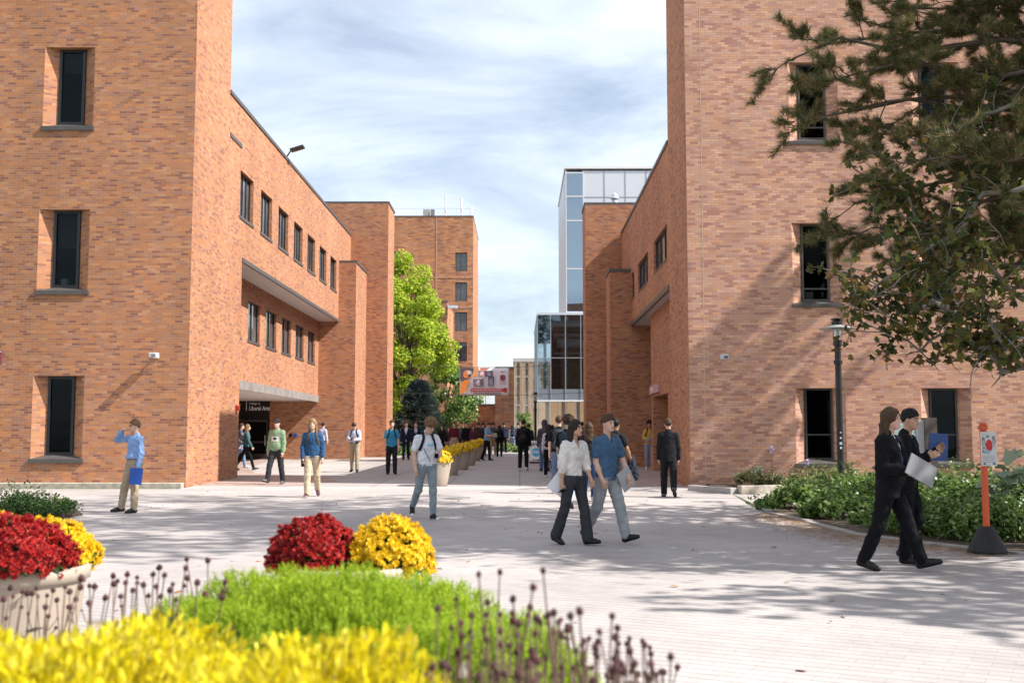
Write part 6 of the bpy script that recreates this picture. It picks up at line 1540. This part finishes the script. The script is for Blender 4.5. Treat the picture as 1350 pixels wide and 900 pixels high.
for i, (px, py, rz, lab, tp, bt, hr, gl, pk, rd) in enumerate(FARP):
    wk = ((7, 4, 2), (-7, 16, 2)) if i % 2 else ((-6, 12, 2), (8, 4, 2))
    person(px, py, rz, lab, (1.66 if gl else 1.80)-(.08 if 'small' in lab[:6] else 0), girl=bool(gl), legs=wk, feet=(0, 10) if i % 2 else (10, 0), arms=READ if rd else HANG, head=(0, 25 if rd else 3), top=tp, bot=bt, hair=hr, pack=pk, hem=1.02 if tp[0] == 'shirt' else .90,
           shoe=((.5, .5, .5), True) if 'white top' in lab or 'khaki' in lab else ((.02, .02, .02), None), items=[('paper_sheet', (.75, .75, .76), 'white papers read by the man in the light blue short sleeved shirt', 'paper', 1, (.03, -.03, .02), (50, 0, 0), (.22, .004, .3))] if rd else ())
# ================================================================ street furniture and signs
lp = atY(1108, 600, 24.6); lz = gz(24.6)+.03
def lamp(x, y, z, h, r, label, sticker=False):
    t = empty('street_lamp', (x, y, z), label, 'street lamp')
    b = MB(); b.lathe([(0, 0), (r*1.9, 0), (r*1.9, .05), (r*1.5, .09), (r*1.15, .14), (r, .6), (r*.95, h-.75), (r*.95, h-.62), (r*1.3, h-.60), (r*1.3, h-.50), (r*.9, h-.48), (0, h-.48)], (x, y, z), 20); b.build('pole', M_black, t, smooth=False)
    b = MB(); b.lathe([(r*1.35, h-1.02), (r*1.35, h-.94), (r*.96, h-.93)], (x, y, z), 20); b.build('collar', M_black, t)
    MB().lathe([(.105, h-.48), (.105, h-.15)], (x, y, z), 20).build('glass_cylinder', M_lampglass, t, smooth=True)
    MB().lathe([(0, h-.46), (.035, h-.46), (.045, h-.34), (.035, h-.20), (0, h-.20)], (x, y, z), 12).build('bulb', M_white, t, smooth=True)
    MB().lathe([(.11, h-.165), (.40, h-.235), (.40, h-.225), (.11, h-.145)], (x, y, z), 32).build('lamp_shade', M_lampdisc, t, smooth=True)
    MB().lathe([(0, h-.15), (.12, h-.15), (.12, h-.06), (.05, h-.035), (.135, h-.03), (.135, h), (0, h+.01)], (x, y, z), 20).build('cap', M_black, t)
    if sticker:
        q = atY(1108, 583, y-.075)
        for dz_, w_, c in ((.10, .035, (.8, .8, .8)), (-.02, .05, (.55, .75, .85)), (-.12, .04, (.7, .85, .9)), (.22, .025, (.8, .8, .8))):
            MB().box(x-w_/2-.005, x+w_/2-.005, y-r-.006, y-r+.01, q.z+dz_-w_*.55, q.z+dz_+w_*.55).build('sticker', cm(c, .5), t)
    return t
M_lampglass = clear_glass('lamp_glass', (.85, .85, .80), .10); M_lampdisc = plain('frosted_disc', (.55, .58, .55), .3, .05)
M_lampdisc.node_tree.nodes['Principled BSDF'].inputs['Transmission Weight'].default_value = .5
ztop = atY(1108, 420, 24.6).z
lamp(lp.x, 24.6, lz, ztop-lz, .072, 'black lamp post with a flat glass disc shade in front of the right building', True)
q = atY(706, 560, 62)
lamp(q.x, 62, gz(62), atY(706, 517, 62).z-gz(62), .07, 'distant black lamp post with a disc shade in the middle of the walkway')

# orange sign post in a rubber base
x, y = 5.93, 14.15; t = empty('sign_post', (x, y, 0), 'orange post with a white notice standing in a black rubber base', 'sign')
M_rub = plain('black_rubber', (.022, .021, .021), .7, .3, 14, bumpy=.5); M_orp = plain('orange_paint', (.72, .11, .035), .45, .06)
b = MB(); b.lathe([(0, 0), (.235, 0), (.24, .03), (.225, .06), (.20, .12), (.19, .13), (.155, .21), (.145, .22), (.115, .30), (.085, .335), (0, .34)], (x, y, 0), 28); b.build('base', M_rub, t)
b = MB(); b.lathe([(.042, .33), (.042, 1.57), (0, 1.57)], (x, y, 0), 16); b.build('post', M_orp, t, smooth=False)
b = MB(); b.lathe([(.06, 1.555), (.06, 1.60), (.045, 1.615), (.045, 1.64), (0, 1.65)], (x, y, 0), 16); b.build('cap', M_orp, t)
zt, zb = atY(1303, 569, y-.06).z, atY(1303, 614, y-.06).z; xc = atY(1303.5, 590, y-.06).x
pl = MB().box(xc-.098, xc+.098, y-.062, y-.048, zb, zt).build('panel', plain('notice_white', (.66, .67, .66), .5, .10, 12), t)
fy = y-.065; hh = zt-zb
def disc(name, cx, cz, rx, rz_, mat, par, yy=fy, n=20):
    m = MB(); m.add([(cx+rx*math.cos(2*math.pi*k/n), yy, cz+rz_*math.sin(2*math.pi*k/n)) for k in range(n)]+[(cx+rx*math.cos(2*math.pi*k/n), yy+.002, cz+rz_*math.sin(2*math.pi*k/n)) for k in range(n)], [tuple(range(n)), tuple(range(2*n-1, n-1, -1))]+[(k, (k+1) % n, n+(k+1) % n, n+k) for k in range(n)]); return m.build(name, mat, par)
disc('red_emblem', xc+.005, zb+hh*.60, .042, .078, plain('red_ink', (.62, .03, .03), .5), t)
disc('blue_emblem', xc-.02, zb+hh*.42, .034, .026, plain('blue_ink', (.30, .50, .62), .5), t, fy-.003)
M_ink = plain('black_ink', (.02, .02, .02), .6)
for (s_, dx, dz_, sz) in (('R', -.086, .72, .075), ('O', -.084, .60, .06), ('A', -.084, .48, .06), ('R', -.084, .38, .05), ('B', .045, .76, .07), ('O', .048, .66, .055), ('I', .062, .57, .05), ('iti', -.03, .83, .05)):
    text_obj('lettering', s_, (xc+dx, fy+.001, zb+hh*dz_), sz, M_ink, t, ext=.001)
for k in range(4): MB().box(xc-.08, xc+.08-.02*(k % 2), fy+.0005, fy+.003, zb+.05+.022*k, zb+.056+.022*k).build('fine_print', cm((.30, .28, .30), .6), t)
for k in (-1, 1): MB().box(xc+k*.06-.012, xc+k*.06+.012, fy, fy+.003, zb+.018, zb+.04).build('print_block', cm((.05, .05, .15), .6), t)

# brown panel post (campus directory) behind the suited pair
yy = 20.2; p0 = atY(1207.5, 551, yy); p1 = atY(1219, 551, yy); p2 = atY(1235, 551, yy)
t = empty('directory_board', (p1.x, yy, .03), 'tall brown directory board with a printed map side, half hidden by the suited pair', 'sign')
M_brown = plain('brown_panel', (.13, .095, .085), .5, .15, 2)
MB().obox(((p1.x+p2.x)/2, yy+.10, p1.z/2+.01), ((p2.x-p1.x)/2, 0, 0), (0, .10, 0), (0, 0, p1.z/2)).build('post', M_brown, t)
mp_ = MB(); xa_ = atY(1172, 560, yy).x; mp_.box(xa_, p1.x-.004, yy+.04, yy+.10, .95, p1.z-.03); mp_.build('map_panel', plain('map_print', (.50, .60, .60), .4, .35, 22), t)
MB().box(p0.x+.02, p1.x-.006, yy+.03, yy+.038, .95, p1.z-.05).build('map_legend', plain('map_margin', (.62, .58, .62), .5, .1, 40), t)
MB().box(p1.x+.12, p1.x+.16, yy-.003, yy-.001, 1.47, 1.52).build('sticker', M_white, t)

# A-frame sign
x, y = .72, 47.6; z = gz(y); t = empty('sandwich_board', (x, y, z), 'white sandwich board with a blue circle reading OPEN and a black arrow', 'sign')
wx = .27; hb = .98
b = MB(); b.obox((x, y+.12, z+hb/2), (wx, 0, 0), (0, .012, 0), (0, .10, hb/2)); b.build('front_board', M_white, t)
b = MB(); b.obox((x, y+.34, z+hb/2), (wx, 0, 0), (0, .012, 0), (0, -.10, hb/2)); b.build('back_board', M_white, t)
MB().obox((x, y+.006, z+.05), (wx+.01, 0, 0), (0, .02, 0), (0, 0, .05)).build('foot_bar', plain('maroon_foot', (.14, .05, .07), .6), t)
tilt = math.atan2(.2, hb)
def on_board(zf): return y+.12-.10+.20*zf-.016
n = 28; cz = .50
v = [(x+.185*math.cos(2*math.pi*k/n), on_board(cz+.185*math.sin(2*math.pi*k/n)/hb), z+hb*cz+.185*math.sin(2*math.pi*k/n)) for k in range(n)]
m = MB(); m.add(v+[(a, b_+.004, c) for a, b_, c in v], [tuple(range(n)), tuple(range(2*n-1, n-1, -1))]+[(k, (k+1) % n, n+(k+1) % n, n+k) for k in range(n)]); m.build('blue_circle', plain('sky_blue', (.05, .42, .72), .5), t)
text_obj('lettering', 'OPEN', (x, on_board(.47)-.006, z+hb*.455), .135, M_wlet, t, rot=(R(90)-tilt, 0, 0), ext=.002, bold=.004, align='CENTER')
text_obj('lettering', 'JAVA', (x, on_board(.80)-.004, z+hb*.78), .20, M_ink, t, rot=(R(90)-tilt, 0, 0), ext=.002, bold=.006, align='CENTER', sx=1.0)
MB().obox((x-.04, on_board(.16), z+hb*.16), (.13, 0, 0), (0, .003, 0), (0, .003, .016)).build('arrow_shaft', M_ink, t)
m = MB(); m.add([(x+.09, on_board(.16-.05), z+hb*.16-.045), (x+.19, on_board(.16), z+hb*.16), (x+.09, on_board(.16+.05), z+hb*.16+.045), (x+.09, on_board(.16-.05)+.004, z+hb*.16-.045), (x+.19, on_board(.16)+.004, z+hb*.16), (x+.09, on_board(.16+.05)+.004, z+hb*.16+.045)],
                [(0, 1, 2), (5, 4, 3), (0, 3, 4, 1), (1, 4, 5, 2), (2, 5, 3, 0)]); m.build('arrow_head', M_ink, t)

# banner on wires
Yb = 58.6; c0, c1 = atY(606, 484.5, Yb), atY(671, 521, Yb); x0, x1, z1, z0 = c0.x, c1.x, c0.z, c1.z; Wd, Hd = x1-x0, z1-z0
t = empty('banner', ((x0+x1)/2, Yb, z0), 'white and orange printed banner hanging from wires across the walkway', 'banner')
nx = 24; v = []; f = []
for j in range(9):
    for i in range(nx+1):
        u, w_ = i/nx, j/8; v.append((x0+u*Wd, Yb+.02*math.sin(u*11+w_*2)+.015*math.sin(w_*6), z0+w_*Hd-.03*math.sin(u*math.pi)*(1 if j else .6)))
for j in range(8):
    for i in range(nx): a = j*(nx+1)+i; f.append((a, a+1, a+nx+2, a+nx+1))
m = MB(); m.add(v, f); o = m.build('banner_cloth', plain('banner_white', (.84, .84, .88), .6, .05, 3), t, smooth=True)
md = o.modifiers.new('s', 'SOLIDIFY'); md.thickness = .004
def patch(name, pts, c, dy=.05, par=t):
    k = len(pts); P_ = [(x0+u*Wd, Yb-dy, z0+w_*Hd) for u, w_ in pts]; m = MB()
    m.add(P_+[(a, b_+.003, c_) for a, b_, c_ in P_], [tuple(range(k)), tuple(range(2*k-1, k-1, -1))]+[(i, (i+1) % k, k+(i+1) % k, k+i) for i in range(k)]); return m.build(name, cm(c, .6), par)
patch('dark_corner', [(.01, .55), (.05, .5), (.20, .62), (.26, .80), (.30, .99), (.01, .99)], (.10, .08, .10))
patch('orange_swoosh', [(.0, .03), (.02, .40), (.10, .55), (.22, .56), (.16, .35), (.12, .12)], (.80, .25, .04), .052)
patch('orange_swoosh', [(.24, .62), (.30, .66), (.36, .70), (.40, .98), (.30, .99), (.27, .8)], (.80, .36, .14), .052)
patch('orange_swoosh', [(.40, .90), (.55, .90), (.60, .99), (.42, .99)], (.78, .20, .08), .052)
patch('orange_blot', [(.07, .68), (.12, .62), (.20, .64), (.25, .76), (.22, .88), (.14, .92), (.08, .84)], (.75, .24, .07), .056)
patch('white_blot', [(.15, .74), (.22, .76), (.25, .84), (.20, .90), (.15, .86)], (.60, .62, .70), .060)
patch('dark_blot', [(.18, .66), (.23, .70), (.22, .77), (.18, .75)], (.05, .03, .04), .064)
for (u0, u1, w0, w1, c) in ((.38, .52, .70, .90, (.40, .22, .24)), (.53, .67, .68, .88, (.14, .12, .18)), (.27, .49, .32, .60, (.22, .17, .20)), (.58, .70, .34, .68, (.12, .11, .18))):
    k = .012; patch('photo_border', [(u0-k, w0-k*1.5), (u1+k, w0-k*1.5), (u1+k, w1+k*1.5), (u0-k, w1+k*1.5)], (.75, .75, .78), .054)
    patch('photo_print', [(u0, w0), (u1, w0), (u1, w1), (u0, w1)], c, .058)
    mu, mw = (u0+u1)/2, (w0+w1)/2; patch('photo_figure', [(mu-.03, w0+.02), (mu+.04, w0+.03), (mu+.03, mw+.05), (mu, w1-.03), (mu-.045, mw)], tuple(min(1, v_*2.6+.08) for v_ in c), .062)
patch('red_ribbon', [(.22, .14), (.90, .14), (.90, .24), (.22, .24)], (.62, .05, .05), .054)
for k in range(11): patch('ribbon_mark', [(.25+.055*k, .17), (.285+.055*k, .17), (.285+.055*k, .205), (.25+.055*k, .205)], (.85, .8, .8), .058)
patch('red_emblem', [(.88+.055*math.cos(a*.785)*(1.0 if a % 2 else .75)+.045, .19+.09*math.sin(a*.785)) for a in range(8)], (.55, .04, .05), .060)
patch('round_emblem', [(.875+.07*math.cos(a*.785)*(1.0 if a % 2 else .8), .64+.11*math.sin(a*.785)) for a in range(8)], (.42, .06, .08), .054)
patch('round_emblem_dark', [(.82, .58), (.87, .56), (.88, .70), (.83, .72)], (.12, .08, .08), .058)
for k in range(3): patch('top_mark', [(.835+.03*k, .83), (.852+.03*k, .83), (.852+.03*k, .87), (.835+.03*k, .87)], (.10, .12, .2), .054)
for k in range(3): patch('text_line', [(.81, .50-.05*k), (.94, .50-.05*k), (.94, .515-.05*k), (.81, .515-.05*k)], (.45, .30, .38), .054)
patch('text_line', [(.28, .055), (.84, .055), (.84, .085), (.28, .085)], (.25, .12, .14), .054)
for zz in (z1+.02, z0-.0):
    n = 'hanging_wire'; m = MB(); m.tube([(-6.9, Yb, zz+.18), (x0, Yb, zz), (x1, Yb, zz), (3.72, Yb, zz+.16)], .012, 5)
    tag(m.build(n, M_dark), 'thin wire along the %s edge of the banner, strung between the buildings' % ('top' if zz > z0+.1 else 'bottom'), 'wire', 'banner wires')

# plants and a round ornament seen inside the right hand ground floor window
zz = .95; xw = 11.1
t = empty('potted_plant', (xw-.12, YF+.55, zz), 'small potted plant standing inside the right ground floor window', 'plant')
MB().lathe([(0, 0), (.07, 0), (.10, .22), (0, .22)], (xw-.12, YF+.55, zz), 14).build('pot', cm((.25, .32, .28), .6), t)
pp = np.array([(xw-.12, YF+.55, zz+.28)]*40)+rng.normal(size=(40, 3))*np.array([.06, .06, .1]); scatter('foliage', *OVAL, pp, frames(rng.normal(size=(40, 3))), .10, M_bush, t)
